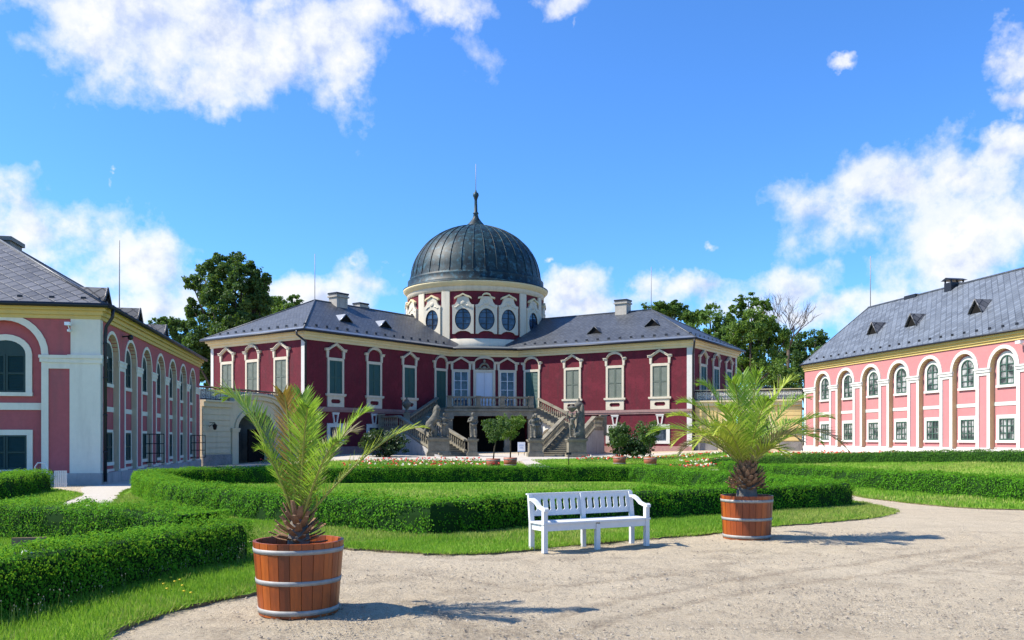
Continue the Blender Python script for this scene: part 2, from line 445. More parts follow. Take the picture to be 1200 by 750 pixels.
def hash_noise(P, s, seed=0):
    """smooth value noise in the plane"""
    q = P*s + seed*17.3; i = np.floor(q).astype(int); f = q-i; f = f*f*(3-2*f)
    def h(a, b):
        n = (a*374761393 + b*668265263 + seed*1442695) & 0x7fffffff
        n = ((n ^ (n >> 13))*1274126177) & 0x7fffffff
        return (n & 0xffff)/65535.0
    a, b = i[:,0], i[:,1]
    return (h(a,b)*(1-f[:,0])+h(a+1,b)*f[:,0])*(1-f[:,1]) + (h(a,b+1)*(1-f[:,0])+h(a+1,b+1)*f[:,0])*f[:,1]
# ================================================================== GROUND
def axis_vals(lo, hi, step, far):
    a = list(np.arange(lo, hi+1e-6, step)); e = []
    d = step*2; x = hi
    while x < far: x += d; e.append(x); d *= 1.5
    n = []; d = step*2; x = lo
    while x > -far: x -= d; n.append(x); d *= 1.5
    return np.array(n[::-1] + a + e)
def fine_vals(base, lo, hi, step):
    return np.concatenate([base[base < lo-1e-6], np.arange(lo, hi, step), base[base > hi]])
xs = fine_vals(axis_vals(-32, 36, .8, 3500), -4.6, 11.6, .06); ys = fine_vals(axis_vals(-4, 100, .8, 3500), 5.4, 17.4, .06)
GX, GY = np.meshgrid(xs, ys)
V = np.stack([GX.ravel(), GY.ravel(), TZ(GX, GY).ravel()], 1)
Pq = V[:,:2]; near = (sst((Pq[:,0]+4.6)/1.0)*sst((11.6-Pq[:,0])/1.5)*sst((Pq[:,1]-5.4)/.6)*sst((17.4-Pq[:,1])/2.0))
trk = np.zeros(len(Pq))
for line in ([(640,748),(760,715),(900,688),(1060,668),(1190,640)],[(600,735),(720,704),(850,680),(1000,660),(1140,640)],[(470,700),(560,735),(640,748)],[(480,668),(620,690),(780,672)]):
    q = np.array(resample([gp(*p)[:2] for p in line], .1)); sel = np.where(near > 0)[0]
    dd = np.min(np.stack([np.hypot(Pq[sel,0]-a, Pq[sel,1]-b) for a, b in q]), 0); trk[sel] = np.maximum(trk[sel], sst(1-dd/.17))
V[:,2] += near*(trk*((hash_noise(Pq,7.0,41)-.5)*.055-.006)+(hash_noise(Pq,.7,21)-.5)*.016+(hash_noise(Pq,3.3,22)-.5)*.034*hash_noise(Pq,.55,25)+(hash_noise(Pq,8.0,23)-.5)*.022*(.25+hash_noise(Pq,.9,26))+(rng.uniform(0,1,len(Pq))-.5)*.007-.012)
nx, ny = len(xs), len(ys)
I = np.arange(nx*ny).reshape(ny, nx)
Q = np.stack([I[:-1,:-1], I[:-1,1:], I[1:,1:], I[1:,:-1]], -1).reshape(-1,4)
gro = tag(np_mesh('ground', V, Q, M['gravel'], smooth=True), kind='structure')
wear = np.clip(trk*(.35+.9*hash_noise(Pq,5.0,51))*1.0 + near*np.clip(hash_noise(Pq,1.1,52)*hash_noise(Pq,4.0,53)*2.4-.85,0,.6),0,1)
for px_, py_, r_ in ((520,738,.34),(560,731,.22),(610,738,.2),(840,716,.3),(1010,700,.35),(430,735,.25),(735,690,.3),(900,735,.3)):
    c_ = gp(px_, py_); wear = np.maximum(wear, sst(1-np.hypot(Pq[:,0]-c_[0],(Pq[:,1]-c_[1])*1.3)/r_)*np.clip(hash_noise(Pq,9.0,54)*2.2-.6,0,1))
wa = gro.data.attributes.new('wear','FLOAT','POINT'); wa.data.foreach_set('value', wear.astype(np.float32))

def smooth_closed(P, it=2):
    P = [np.array(p[:2], float) for p in P]
    for _ in range(it):
        q = []
        for i in range(len(P)):
            a, b = P[i], P[(i+1) % len(P)]
            q += [a*.75+b*.25, a*.25+b*.75]
        P = q
    return P
def sheet(name, poly, mat, lift, kind='structure', cell=1.6, jitter=0.0, skirt=.06):
    """ground sheet with the given outline, laid over the terrain; its rim goes down into the ground"""
    P = resample(smooth_closed(poly, 1), .16 if jitter > .03 else .35, True)
    if jitter:
        P = [p + rng.normal(0, jitter, 2) for p in P]
    bm = bmesh.new()
    vs = [bm.verts.new((p[0], p[1], 0)) for p in P]
    f = bm.faces.new(vs); f.normal_update()
    if f.normal.z < 0: f.normal_flip()
    x0, y0 = np.min(P, 0); x1, y1 = np.max(P, 0)
    bmesh.ops.triangulate(bm, faces=bm.faces[:])
    for k in np.arange(x0+cell, x1, cell):
        bmesh.ops.bisect_plane(bm, geom=bm.verts[:]+bm.edges[:]+bm.faces[:], plane_co=(k,0,0), plane_no=(1,0,0))
    for k in np.arange(y0+cell, y1, cell):
        bmesh.ops.bisect_plane(bm, geom=bm.verts[:]+bm.edges[:]+bm.faces[:], plane_co=(0,k,0), plane_no=(0,1,0))
    for v_ in bm.verts: v_.co.z = tz(v_.co.x, v_.co.y) + lift
    if skirt:
        be = [e for e in bm.edges if e.is_boundary]
        r = bmesh.ops.extrude_edge_only(bm, edges=be)
        for v_ in r['geom']:
            if isinstance(v_, bmesh.types.BMVert): v_.co.z -= lift + skirt
    bmesh.ops.recalc_face_normals(bm, faces=bm.faces[:])
    bm.normal_update()
    for f in bm.faces:
        if abs(f.normal.z) < .5: f.material_index = 1
    me = bpy.data.meshes.new(name); bm.to_mesh(me); bm.free(); me.materials.append(mat); me.materials.append(M['turfedge'] if lift > .015 else mat)
    o = bpy.data.objects.new(name, me); COL.objects.link(o)
    return tag(o, kind=kind)
def inside(P, poly):
    poly = np.asarray([p[:2] for p in poly]); x, y = P[:,0], P[:,1]
    c = np.zeros(len(P), bool); j = len(poly)-1
    for i in range(len(poly)):
        xi, yi = poly[i]; xj, yj = poly[j]
        hit = ((yi > y) != (yj > y)) & (x < (xj-xi)*(y-yi)/(yj-yi+1e-12)+xi)
        c ^= hit; j = i
    return c
def blades(name, poly, dens, h, w, lift, mat=None, spread=.5, ymax=None):
    """grass as one mesh of many single blades"""
    A = np.array([p[:2] for p in poly]); lo, hi = A.min(0), A.max(0)
    n = int(np.prod(hi-lo)*dens)
    P = rng.uniform(lo, hi, (n,2)); P = P[inside(P, poly)]; P = P + rng.normal(0, .03, P.shape)
    d = np.hypot(P[:,0], P[:,1])
    ok = (np.abs(P[:,0]) < P[:,1]*.66+1.0) & (P[:,1] > 2)
    P = P[ok]; n = len(P)
    if n == 0: return
    z = TZ(P[:,0], P[:,1]) + lift - .005
    k = hash_noise(P, .9, 3)*.6 + hash_noise(P, 3.1, 5)*.4
    H = h*(.45+1.0*k)*rng.uniform(.6,1.3,n); W = w*rng.uniform(.7,1.3,n)
    a = rng.uniform(0, 2*np.pi, n); l = rng.uniform(.15,1,n)*spread*H; b = rng.uniform(0,2*np.pi,n)
    dx, dy = np.cos(a)*W/2, np.sin(a)*W/2; lx, ly = np.cos(b)*l, np.sin(b)*l
    V = np.empty((n,4,3))
    V[:,0] = np.stack([P[:,0]-dx, P[:,1]-dy, z],1); V[:,1] = np.stack([P[:,0]+dx, P[:,1]+dy, z],1)
    V[:,2] = np.stack([P[:,0]+dx*.75+lx*.45, P[:,1]+dy*.75+ly*.45, z+H*.6],1)
    V[:,3] = np.stack([P[:,0]+lx, P[:,1]+ly, z+H],1)
    dry = hash_noise(P, .35, 9)*.6+hash_noise(P, 1.3, 2)*.4
    mi = (rng.uniform(0,1,n) < np.clip((dry-.47)*3.0,.05,.8)).astype(int)
    o = np_mesh(name, V.reshape(-1,3), np.arange(n*4).reshape(n,4), [mat or M['grass'], M['grassdry']], mi=mi)
    return tag(o, kind='stuff')

# ---- lawns (outlines read from the photo, then laid on the terrain)
L1 = [gp(*p)[:2] for p in [(140,585),(127,596),(131,604),(200,618),(292,634),(340,638),(405,643),(458,647),(517,651),(563,650),(617,646.5),(660,639.5),(763,632),(847,625),(905,617),(967,613),(1025,607.5),(1050,602),(1040,596.5),(1013,592)]]
L1 += [(9.3,24.5),(7.0,34.5),(5.6,37.2),(-5,36.6),(-11.5,35.2),(-13.75,32.4),(-12.5,27.9)]
L3 = [gp(*p)[:2] for p in [(318,690),(280,701),(224,711),(182,722),(112,747)]] + [(-3.1,6.6),(-4.2,5.2),(-9,6),(-12,12),(-9.6,15.8),(-6.3,15.9),(-4.6,14.6)] + [gp(302,648)[:2], gp(318,660)[:2]]
L2 = [gp(*p)[:2] for p in [(97,579.5),(84,585),(69,591),(50,598)]] + [(-11.2,19.5),(-13,16.6),(-22,16),(-24,29.5),(-16.9,30.9),(-15.2,28.9)]
L5 = [gp(*p)[:2] for p in [(1012,584),(1040,587),(1069,590.5),(1110,594.5),(1153,597),(1200,598)]] + [(15.5,19.0),(23,20),(27,30),(22.4,37.6),(18.0,46.6),(15.2,51),(9.4,44.5),(9.2,40.5),(10.9,32)]
L6 = [(-13.5,37.6),(4.0,38.6),(1.55,41.5),(1.1,47),(.55,56.5),(-3,57.5),(-12,57),(-15,50)]
L7 = [(2.85,47),(5.6,41.5),(7.6,40.4),(8.2,45),(14.6,52.6),(17.5,50),(21,49),(18.6,62),(13,66),(5,61.5),(1.25,59.2)]
LAWNS = dict(front=L1, corner=L3, left=L2, right=L5, court_l=L6, court_r=L7)
for k, P in LAWNS.items():
    sheet('lawn', P, M['turf'], .028 if k in ('front','corner','right','left') else .02, jitter=.05 if k in ('front','corner') else .02)
pth = [gp(131,606)[:2], gp(110,602)[:2], gp(69,592)[:2], gp(84,586)[:2], gp(98,580)[:2], (-15.3,30.7), (-15.3,32.2), (-19.3,54.5), (-16.7,58), (-14.5,45), (-14.0,33), (-12.6,28), gp(140,584)[:2], gp(127,595)[:2]]
sheet('path', pth, M['path'], .008, skirt=.02)
sheet('path', [(.55,60),(1.1,47.2),(1.55,41.6),(5.4,37.4),(8.3,34.6),(9.3,38.2),(5.6,41.4),(2.8,47),(1.2,60)], M['path'], .008, skirt=.02)
sheet('path', [(-14,58.2),(-3,58.4),(1,57.4),(5,62.4),(13,67),(14,69),(-2,70),(-14,64)], M['path'], .008, skirt=.02)

# ---- grass
Lf = np.array([p[:2] for p in L1]); 
blades('grass', [gp(*p)[:2] for p in [(131,604),(292,634),(405,643.5),(517,651.5),(563,650.5),(617,647),(763,632.5),(905,617.5),(1025,608),(1054,601.5),(1012,590),(905,599),(765,609),(563,624),(517,630),(338,616),(280,609),(187,595),(168,585)]], 1900, .066, .010, .035)
blades('grass', L3, 2400, .075, .008, .035)
blades('grass', [(-9.5,25.5),(-1.5,17.2),(.3,17.0),(8.2,21.5),(5.2,33.5),(-10,32)], 210, .075, .022, .035)
blades('grass', [gp(*p)[:2] for p in [(140,585),(127,596),(131,604),(187,600),(168,588),(172,572)]], 600, .06, .012, .035, M['grassdry'])
blades('grass', L2, 260, .07, .02, .035)
blades('grass', L5, 230, .075, .022, .035)
blades('grass', L6, 90, .07, .035, .02)
blades('grass', L7, 90, .07, .035, .02)

def edge_tufts(poly, per_m, h, w, lift):
    """ragged grass hanging over the rim of a lawn"""
    C = np.array(resample(smooth_closed(poly, 1), .05, True)); nx_ = np.roll(C,-1,0)-C
    ar = np.sum(C[:,0]*np.roll(C[:,1],-1)-np.roll(C[:,0],-1)*C[:,1]); T = nx_/(np.linalg.norm(nx_,axis=1)[:,None]+1e-9); O = np.stack([T[:,1],-T[:,0]],1)*(1 if ar > 0 else -1)
    k = max(1,int(per_m*.05)); C = np.repeat(C,k,0); O = np.repeat(O,k,0); n = len(C)
    ok = (np.abs(C[:,0]) < C[:,1]*.66+1) & (C[:,1] > 3) & (rng.uniform(0,1,n) < .25+hash_noise(C,2.2,31)); C = C[ok]; O = O[ok]; n = len(C)
    P = C+O*(rng.normal(-.015,.035,n)+(hash_noise(C,1.6,33)-.45)*.09)[:,None]+rng.normal(0,.02,(n,2)); z = TZ(P[:,0],P[:,1])+lift*.5
    H = h*rng.uniform(.4,1.3,n); a = rng.uniform(0,6.28,n); dx, dy = np.cos(a)*w/2, np.sin(a)*w/2
    l = O*(rng.uniform(.1,.9,n)*H)[:,None]+rng.normal(0,.3,(n,2))*H[:,None]
    V = np.empty((n,4,3)); V[:,0] = np.c_[P[:,0]-dx,P[:,1]-dy,z]; V[:,1] = np.c_[P[:,0]+dx,P[:,1]+dy,z]
    V[:,2] = np.c_[P[:,0]+dx*.7+l[:,0]*.5,P[:,1]+dy*.7+l[:,1]*.5,z+H*.6]; V[:,3] = np.c_[P[:,0]+l[:,0],P[:,1]+l[:,1],z+H*.85]
    mi = (rng.uniform(0,1,n) < .3).astype(int)
    tag(np_mesh('grass', V.reshape(-1,3), np.arange(n*4).reshape(n,4), [M['grass'], M['grassdry']], mi=mi), kind='stuff')
edge_tufts(L1, 420, .055, .009, .028); edge_tufts(L3, 520, .06, .008, .028); edge_tufts(L5, 160, .06, .018, .028); edge_tufts(L2, 160, .06, .016, .028)

# ---- grit lying on the sandy yard
n = 70000
d = 4.5 + 13*rng.beta(1.1, 2.0, n); px = rng.uniform(60, 1220, n); X = (px-600)/F*d
P = np.stack([X, d], 1)
keep = ~(inside(P, L1) | inside(P, L3) | inside(P, L5)); cl = hash_noise(P, .8, 11); keep &= rng.uniform(0,1,n) < np.clip(cl*1.6-.25,.05,1)
P = P[keep]; n = len(P)
r = rng.lognormal(math.log(.0056), .55, n).clip(.003,.019)
base = np.array([(1,0,0),(0,1,0),(-1,0,0),(0,-1,0),(0,0,1)])*1.0
V = base[None]*r[:,None,None]*rng.uniform(.6,1.3,(n,5,3)); V[:,4,:2] += rng.normal(0,.3,(n,2))*r[:,None]
a = rng.uniform(0,6.28,n); c, s = np.cos(a)[:,None], np.sin(a)[:,None]
V = np.stack([V[...,0]*c-V[...,1]*s+P[:,0:1], V[...,0]*s+V[...,1]*c+P[:,1:2], V[...,2]*.7+TZ(P[:,0],P[:,1])[:,None]-.001],-1)
Fc = np.array([(0,1,4),(1,2,4),(2,3,4),(3,0,4)])[None]+np.arange(n)[:,None,None]*5
tag(np_mesh('gravel_grit', V.reshape(-1,3), Fc.reshape(-1,3), M['pebble']), kind='stuff')

# ================================================================== HEDGES
def leaves(P, N, size, rnd=.8, asp=.6, up=.25):
    """one small pointed leaf (a folded quad) per point"""
    n = len(P)
    Nn = N + rng.normal(0, rnd, (n,3)); Nn /= np.linalg.norm(Nn, axis=1)[:,None]
    D = rng.normal(0, 1, (n,3)); D[:,2] += up*3; D -= Nn*(D*Nn).sum(1)[:,None]; D /= np.linalg.norm(D, axis=1)[:,None]+1e-9
    S = np.cross(Nn, D); L = size*rng.uniform(.65,1.35,n)[:,None]
    V = np.empty((n,4,3))
    V[:,0] = P - D*L*.5; V[:,2] = P + D*L*.5
    V[:,1] = P + S*L*asp*.5 + Nn*L*.12; V[:,3] = P - S*L*asp*.5 + Nn*L*.12
    return V.reshape(-1,3), np.arange(n*4).reshape(n,4)
def hedge(name, line, width, height, dens, size, label, group=None, closed=False, mat=None, rough=.06, z0=None):
    C = np.array(resample(line, .2, closed)); n = len(C)
    nxt = np.roll(C,-1,0); prv = np.roll(C,1,0)
    if not closed: nxt[-1] = C[-1]; prv[0] = C[0]
    T = nxt-prv; T /= np.linalg.norm(T, axis=1)[:,None]; Nn = np.stack([T[:,1], -T[:,0]],1)
    seg = np.linalg.norm((np.roll(C,-1,0)-C)[:n if closed else n-1], axis=1); Ltot = seg.sum()
    hw = width/2; rr = .10
    prof = [(-hw,0),(-hw-.0,.25*height),(-hw+.01,height-rr),(-hw+.35*rr,height-.3*rr),(-hw+rr,height),(hw-rr,height),(hw-.35*rr,height-.3*rr),(hw-.01,height-rr),(hw,.25*height),(hw,0)]
    prof = np.array(prof); pl = np.r_[0, np.cumsum(np.linalg.norm(np.diff(prof,axis=0),axis=1))]
    m = int(Ltot*pl[-1]*dens*1.1)
    ii = rng.integers(0, n if closed else n-1, m); ft = rng.uniform(0,1,m)[:,None]
    jj = (ii+1) % n
    B = C[ii]*(1-ft)+C[jj]*ft; BN = Nn[ii]*(1-ft)+Nn[jj]*ft
    s = rng.uniform(0, pl[-1], m); q = np.stack([np.interp(s, pl, prof[:,0]), np.interp(s, pl, prof[:,1])],1)
    e = .01; q2 = np.stack([np.interp(s+e, pl, prof[:,0]), np.interp(s+e, pl, prof[:,1])],1); tq = q2-q
    nq = np.stack([-tq[:,1], tq[:,0]],1); nq /= np.linalg.norm(nq,axis=1)[:,None]+1e-9
    g = hash_noise(np.stack([B[:,0]*1.0+q[:,0], B[:,1]+q[:,1]*1.7],1), 1.6, 4)*.6+hash_noise(np.stack([B[:,0]+q[:,0]*1.3, B[:,1]+q[:,1]*1.3],1), 5.0, 8)*.55
    off = (g-.6)*rough*3 + rng.normal(0, rough*.45, m) - .01
    q = q + nq*off[:,None]; stray = rng.uniform(0,1,m) < .025; q[stray] += nq[stray]*rng.uniform(.02,.07,(stray.sum(),1))
    P = np.empty((m,3)); P[:,:2] = B + BN*q[:,:1]; zb = TZ(P[:,0],P[:,1]); P[:,2] = zb + np.maximum(q[:,1], .01)
    NN = np.empty((m,3)); NN[:,:2] = BN*nq[:,:1]; NN[:,2] = nq[:,1]
    if not closed:
        for e_, sgn in ((0,-1),(n-1,1)):
            k = int(dens*height*width*1.6); a = rng.uniform(-math.pi/2, math.pi/2, k); zz = rng.uniform(0,1,k)**.9*height
            bulge = hw*.55; rad = np.sqrt(rng.uniform(0,1,k)); topm = rng.uniform(0,1,k) < .3
            rd = np.where(topm, rad, 1); zz = np.where(topm, height-.01, zz)
            ca, sa = np.cos(a)*rd, np.sin(a)*rd
            p = C[e_] + T[e_]*sgn*(ca*bulge)[:,None] + Nn[e_]*(sa*hw)[:,None] + rng.normal(0,rough*.5,(k,2))
            pz = TZ(p[:,0],p[:,1])+zz
            P = np.vstack([P, np.c_[p,pz]]); nn = T[e_]*sgn*ca[:,None]+Nn[e_]*sa[:,None]
            NN = np.vstack([NN, np.c_[nn*(~topm)[:,None], topm*1.0]])
    V1, F1 = leaves(P, NN, size, .48)
    ins = .05
    cp = np.array([(-hw+ins,-.05),(-hw+ins,height*.6),(-hw+ins+.02,height-rr-ins*.5),(-hw+rr+ins,height-ins),(hw-rr-ins,height-ins),(hw-ins-.02,height-rr-ins*.5),(hw-ins,height*.6),(hw-ins,-.05)])
    k = len(cp)
    jit = (hash_noise(C*1.0, 1.1, 6)[:,None]-.5)*.04
    V2 = np.empty((n,k,3)); V2[:,:,:2] = C[:,None]+Nn[:,None]*(cp[:,0][None,:,None]*(1+jit[:,:,None]))
    V2[:,:,2] = TZ(V2[:,:,0],V2[:,:,1])+cp[:,1][None]*(1+jit*.3)
    a = np.arange(n if closed else n-1)
    F2 = np.stack([a[:,None]*k+np.arange(k-1)[None], ((a+1)%n)[:,None]*k+np.arange(k-1)[None], ((a+1)%n)[:,None]*k+np.arange(1,k)[None], a[:,None]*k+np.arange(1,k)[None]],-1).reshape(-1,4)
    if not closed:
        ends = []
        for e_ in (0, n-1):
            for w_ in ((0,1,6,7),(1,2,5,6),(2,3,4,5)): ends.append([e_*k+x for x in w_])
        F2 = np.vstack([F2, ends])
    V = np.vstack([V2.reshape(-1,3), V1]); Fq = np.vstack([F2, F1+n*k])
    mi = np.r_[np.zeros(len(F2)), np.ones(len(F1))]
    o = np_mesh(name, V, Fq, [M['boxcore'], mat or M['box']], mi=mi)
    return tag(o, label, 'hedge', group)

def inset(P, d):
    """move an outline edge to its left by d"""
    P = np.array([p[:2] for p in P]); T = np.gradient(P, axis=0); T /= np.linalg.norm(T,axis=1)[:,None]
    return P + np.stack([-T[:,1], T[:,0]],1)*d
fr = [gp(*p) for p in [(168,586),(187,596.5),(225,603),(280,610.5),(338,617),(400,622.5),(470,628.5),(510,631.5),(530,630),(563,626),(617,620.5),(690,616),(765,611),(844,606),(905,601.8),(967,598),(1000,594.5)]]
fr = inset(fr, .42)
loop = [tuple(p) for p in fr] + [(8.25,22.3),(7.7,25),(6.4,30.0),(5.3,34.2),(4.6,35.0),(0,34.6),(-6,33.7),(-10.2,32.8),(-11.7,31.8),(-12.2,30.0),(-11.6,27.3)]
loop = smooth_closed(loop, 1)
hedge('clipped_hedge', loop, .85, .64, 1150, .046, 'long box hedge running round the central lawn behind the white bench', 'clipped box hedges', closed=True)
G = 'clipped box hedges'
hedge('clipped_hedge', [(-3.93,12.15),(-4.05,11.8),(-4.68,9.6),(-5.08,8.0),(-5.5,6.4)], .62, .57, 2600, .034, 'low box hedge along the bottom left lawn strip, ending near the front palm tub', G)
hedge('clipped_hedge', [(-4.75,13.15),(-5.7,13.75),(-7.0,14.3),(-9.0,15.1),(-12,16.0)], 1.0, .62, 1700, .036, 'sunlit box hedge at the left edge, behind the weathered wooden board', G)
hedge('clipped_hedge', [(-15.55,28.2),(-15.25,26.6),(-14.6,24.4),(-14.3,22.6),(-14.4,20.5)], 1.1, .66, 900, .048, 'short square ended box hedge in front of the white slatted panel by the shaded wing', G)
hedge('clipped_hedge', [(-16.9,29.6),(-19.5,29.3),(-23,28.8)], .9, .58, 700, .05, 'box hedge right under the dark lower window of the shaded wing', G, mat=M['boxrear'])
hedge('clipped_hedge', [(16.4,16.5),(14.7,21.6),(13.2,26.6),(12.2,30.0),(10.6,36.5),(9.9,40.0)], .9, .66, 900, .05, 'box hedge beside the yard at the right edge, beyond the bushy palm', G)
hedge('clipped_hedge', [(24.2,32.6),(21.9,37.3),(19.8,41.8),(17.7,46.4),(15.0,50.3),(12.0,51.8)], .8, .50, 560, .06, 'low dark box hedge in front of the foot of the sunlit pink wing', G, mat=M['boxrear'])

# ---- tall weeds against the near hedge
W = MB(); n = 0
line = np.array([gp(*p)[:2] for p in [(305,658),(285,664),(240,672),(180,686),(120,703),(60,724),(10,745)]])
for _ in range(190):
    i = random.randrange(len(line)-1); t = random.random(); p = line[i]*(1-t)+line[i+1]*t + rng.normal(0,.10,2)
    h = random.uniform(.10,.27); lx, ly = random.gauss(0,.03), random.gauss(0,.03); z = .035
    a = random.uniform(0,3.14); w = .0022
    W.add([(p[0]-w*math.cos(a),p[1]-w*math.sin(a),z),(p[0]+w*math.cos(a),p[1]+w*math.sin(a),z),(p[0]+lx+w*.6*math.cos(a),p[1]+ly+w*.6*math.sin(a),z+h),(p[0]+lx-w*.6*math.cos(a),p[1]+ly-w*.6*math.sin(a),z+h)],[(0,1,2,3)],mat=0)
    if random.random() < .7: W.ball((p[0]+lx,p[1]+ly,z+h),(.0055,.0055,.009),5,mat=1)
tag(W.build('weed_stalks',[M['stem'],M['seedhead']]),kind='stuff')
W = MB()
for q in [(200,687),(205,692),(192,695),(214,697),(216,704),(224,706),(196,701),(187,690),(211,690)]:
    p = gp(*q); W.tube([(p[0],p[1],.03),(p[0],p[1],.10)],.003,4,mat=0); W.lathe([(0,.09),(.016,.10),(.018,.108),(0,.114)],8,(p[0],p[1],0),mat=1)
tag(W.build('dandelion_patch',[M['stem'],M['dandelion']]),kind='stuff')

# ================================================================== FLOWER BEDS
def bed(name, strips, rows):
    """bedding plants: leaves underneath, rows of flower heads on top"""
    allV=[];allF=[];mi=[];b=0
    for (p0,p1,wid,cols) in strips:
        p0=np.array(p0[:2]);p1=np.array(p1[:2]);L=np.linalg.norm(p1-p0);T=(p1-p0)/L;N=np.array([-T[1],T[0]])
        k=int(L*wid*70);s=rng.uniform(0,L,k);o=rng.uniform(-wid/2,wid/2,k)
        P2=p0+T*s[:,None]+N*o[:,None];P=np.c_[P2,TZ(P2[:,0],P2[:,1])+rng.uniform(.03,.20,k)]
        V,Fq=leaves(P,np.tile([0,0,1.],(k,1)),.11,.6,.7);allV.append(V);allF.append(Fq+b);b+=len(V);mi+= [0]*k
        nr=max(1,int(wid/.34))
        for r_ in range(nr):
            for c in np.arange(.1,L,.36):
                if rng.uniform()<.22: continue
                q=p0+T*(c+rng.normal(0,.05))+N*(-wid/2+wid*(r_+.5)/nr+rng.normal(0,.04)); z=tz(*q)+rng.uniform(.16,.28)
                col=cols[r_%len(cols)] if rng.uniform()<.85 else cols[(r_+1)%len(cols)]
                k=5;a=rng.uniform(0,6.28,k);rr_=rng.uniform(0,.08,k)
                PP=np.c_[q[0]+np.cos(a)*rr_,q[1]+np.sin(a)*rr_,z+rng.uniform(-.04,.04,k)]
                V,Fq=leaves(PP,np.tile([0,-.5,1.],(k,1)),.10,.5,.9);allV.append(V);allF.append(Fq+b);b+=len(V);mi+=[col]*k
    return tag(np_mesh(name,np.vstack(allV),np.vstack(allF),[M['fl_leaf'],M['fl_red'],M['fl_white'],M['fl_grey']],mi=mi),kind='stuff')
bed('flower_bed',[((-9.5,48.5),(-.6,50.0),1.3,[1,2,1]),((-9.5,52.5),(-1.2,53.4),1.2,[1,1,2]),((-9.6,44.5),(-4.2,45.2),1.1,[1,2,1]),((-9.8,56),(-2,56.6),.8,[1])],0)
bed('flower_bed',[((4.4,57.5),(9.6,58.6),1.2,[1,2]),((9.0,59.6),(15,62.0),1.3,[2,1,2]),((5,60),(9,61.4),.9,[2,1]),((9.6,49),(13.2,52.6),1.2,[1,2]),((10.6,54.5),(15,57.5),1.2,[2,1]),((8.6,47.0),(11.0,48.6),.9,[1,1])],0)
bed('flower_bed',[((15.9,53.0),(21.8,49.3),1.1,[1,2]),((16.6,56),(22.6,50.6),1.0,[2,1]),((22.0,48.4),(25,40),.9,[1,2])],0)
bed('flower_bed',[((-16.6,57.4),(-14.6,56.6),.9,[1,1]),((-14.4,56.4),(-11.6,56),1.0,[3,3])],0)
# ================================================================== WINGS
def arc(cx, cz, r, n=14, a0=0, a1=math.pi, rz=None):
    rz = rz or r
    return [(cx+r*math.cos(a0+(a1-a0)*i/n), cz+rz*math.sin(a0+(a1-a0)*i/n)) for i in range(n+1)]
def arch_poly(cx, hw, z0, zs, n=14, rz=None):
    """opening with a round head, anticlockwise"""
    return [(cx-hw,z0),(cx+hw,z0)] + arc(cx, zs, hw, n, rz=rz)
def arch_ring(mb, cx, r0, r1, zs, y0, y1, Mx, mat=0, n=16, rz0=None, rz1=None):
    a = arc(cx, zs, r1, n, rz=rz1); b = arc(cx, zs, r0, n, rz=rz0)
    for i in range(n):
        mb.prism([b[i], a[i], a[i+1], b[i+1]], y0, y1, Mx, mat)
def louvres(mb, x0, x1, z0, z1, y, Mx, mat, n):
    """a closed pair of shutter leaves with slats"""
    xm = (x0+x1)/2; st = .07
    for a, b in ((x0, xm-.008), (xm+.008, x1)):
        for p in ((a, a+st, z0, z1), (b-st, b, z0, z1)): mb.box(p[0], p[1], y-.05, y, p[2], p[3], Mx, mat)
        for zz in (z0, (z0+z1)/2-st/2, z1-st): mb.box(a+st, b-st, y-.047, y-.002, zz, zz+st, Mx, mat)
        for k in range(n):
            zc = z0+st+(z1-z0-2*st)*(k+.5)/n; h = (z1-z0-2*st)/n*.45
            mb.add([(a+st,y-.035,zc-h),(b-st,y-.035,zc-h),(b-st,y-.006,zc+h),(a+st,y-.006,zc+h)],[(0,1,2,3)],Mx,mat)

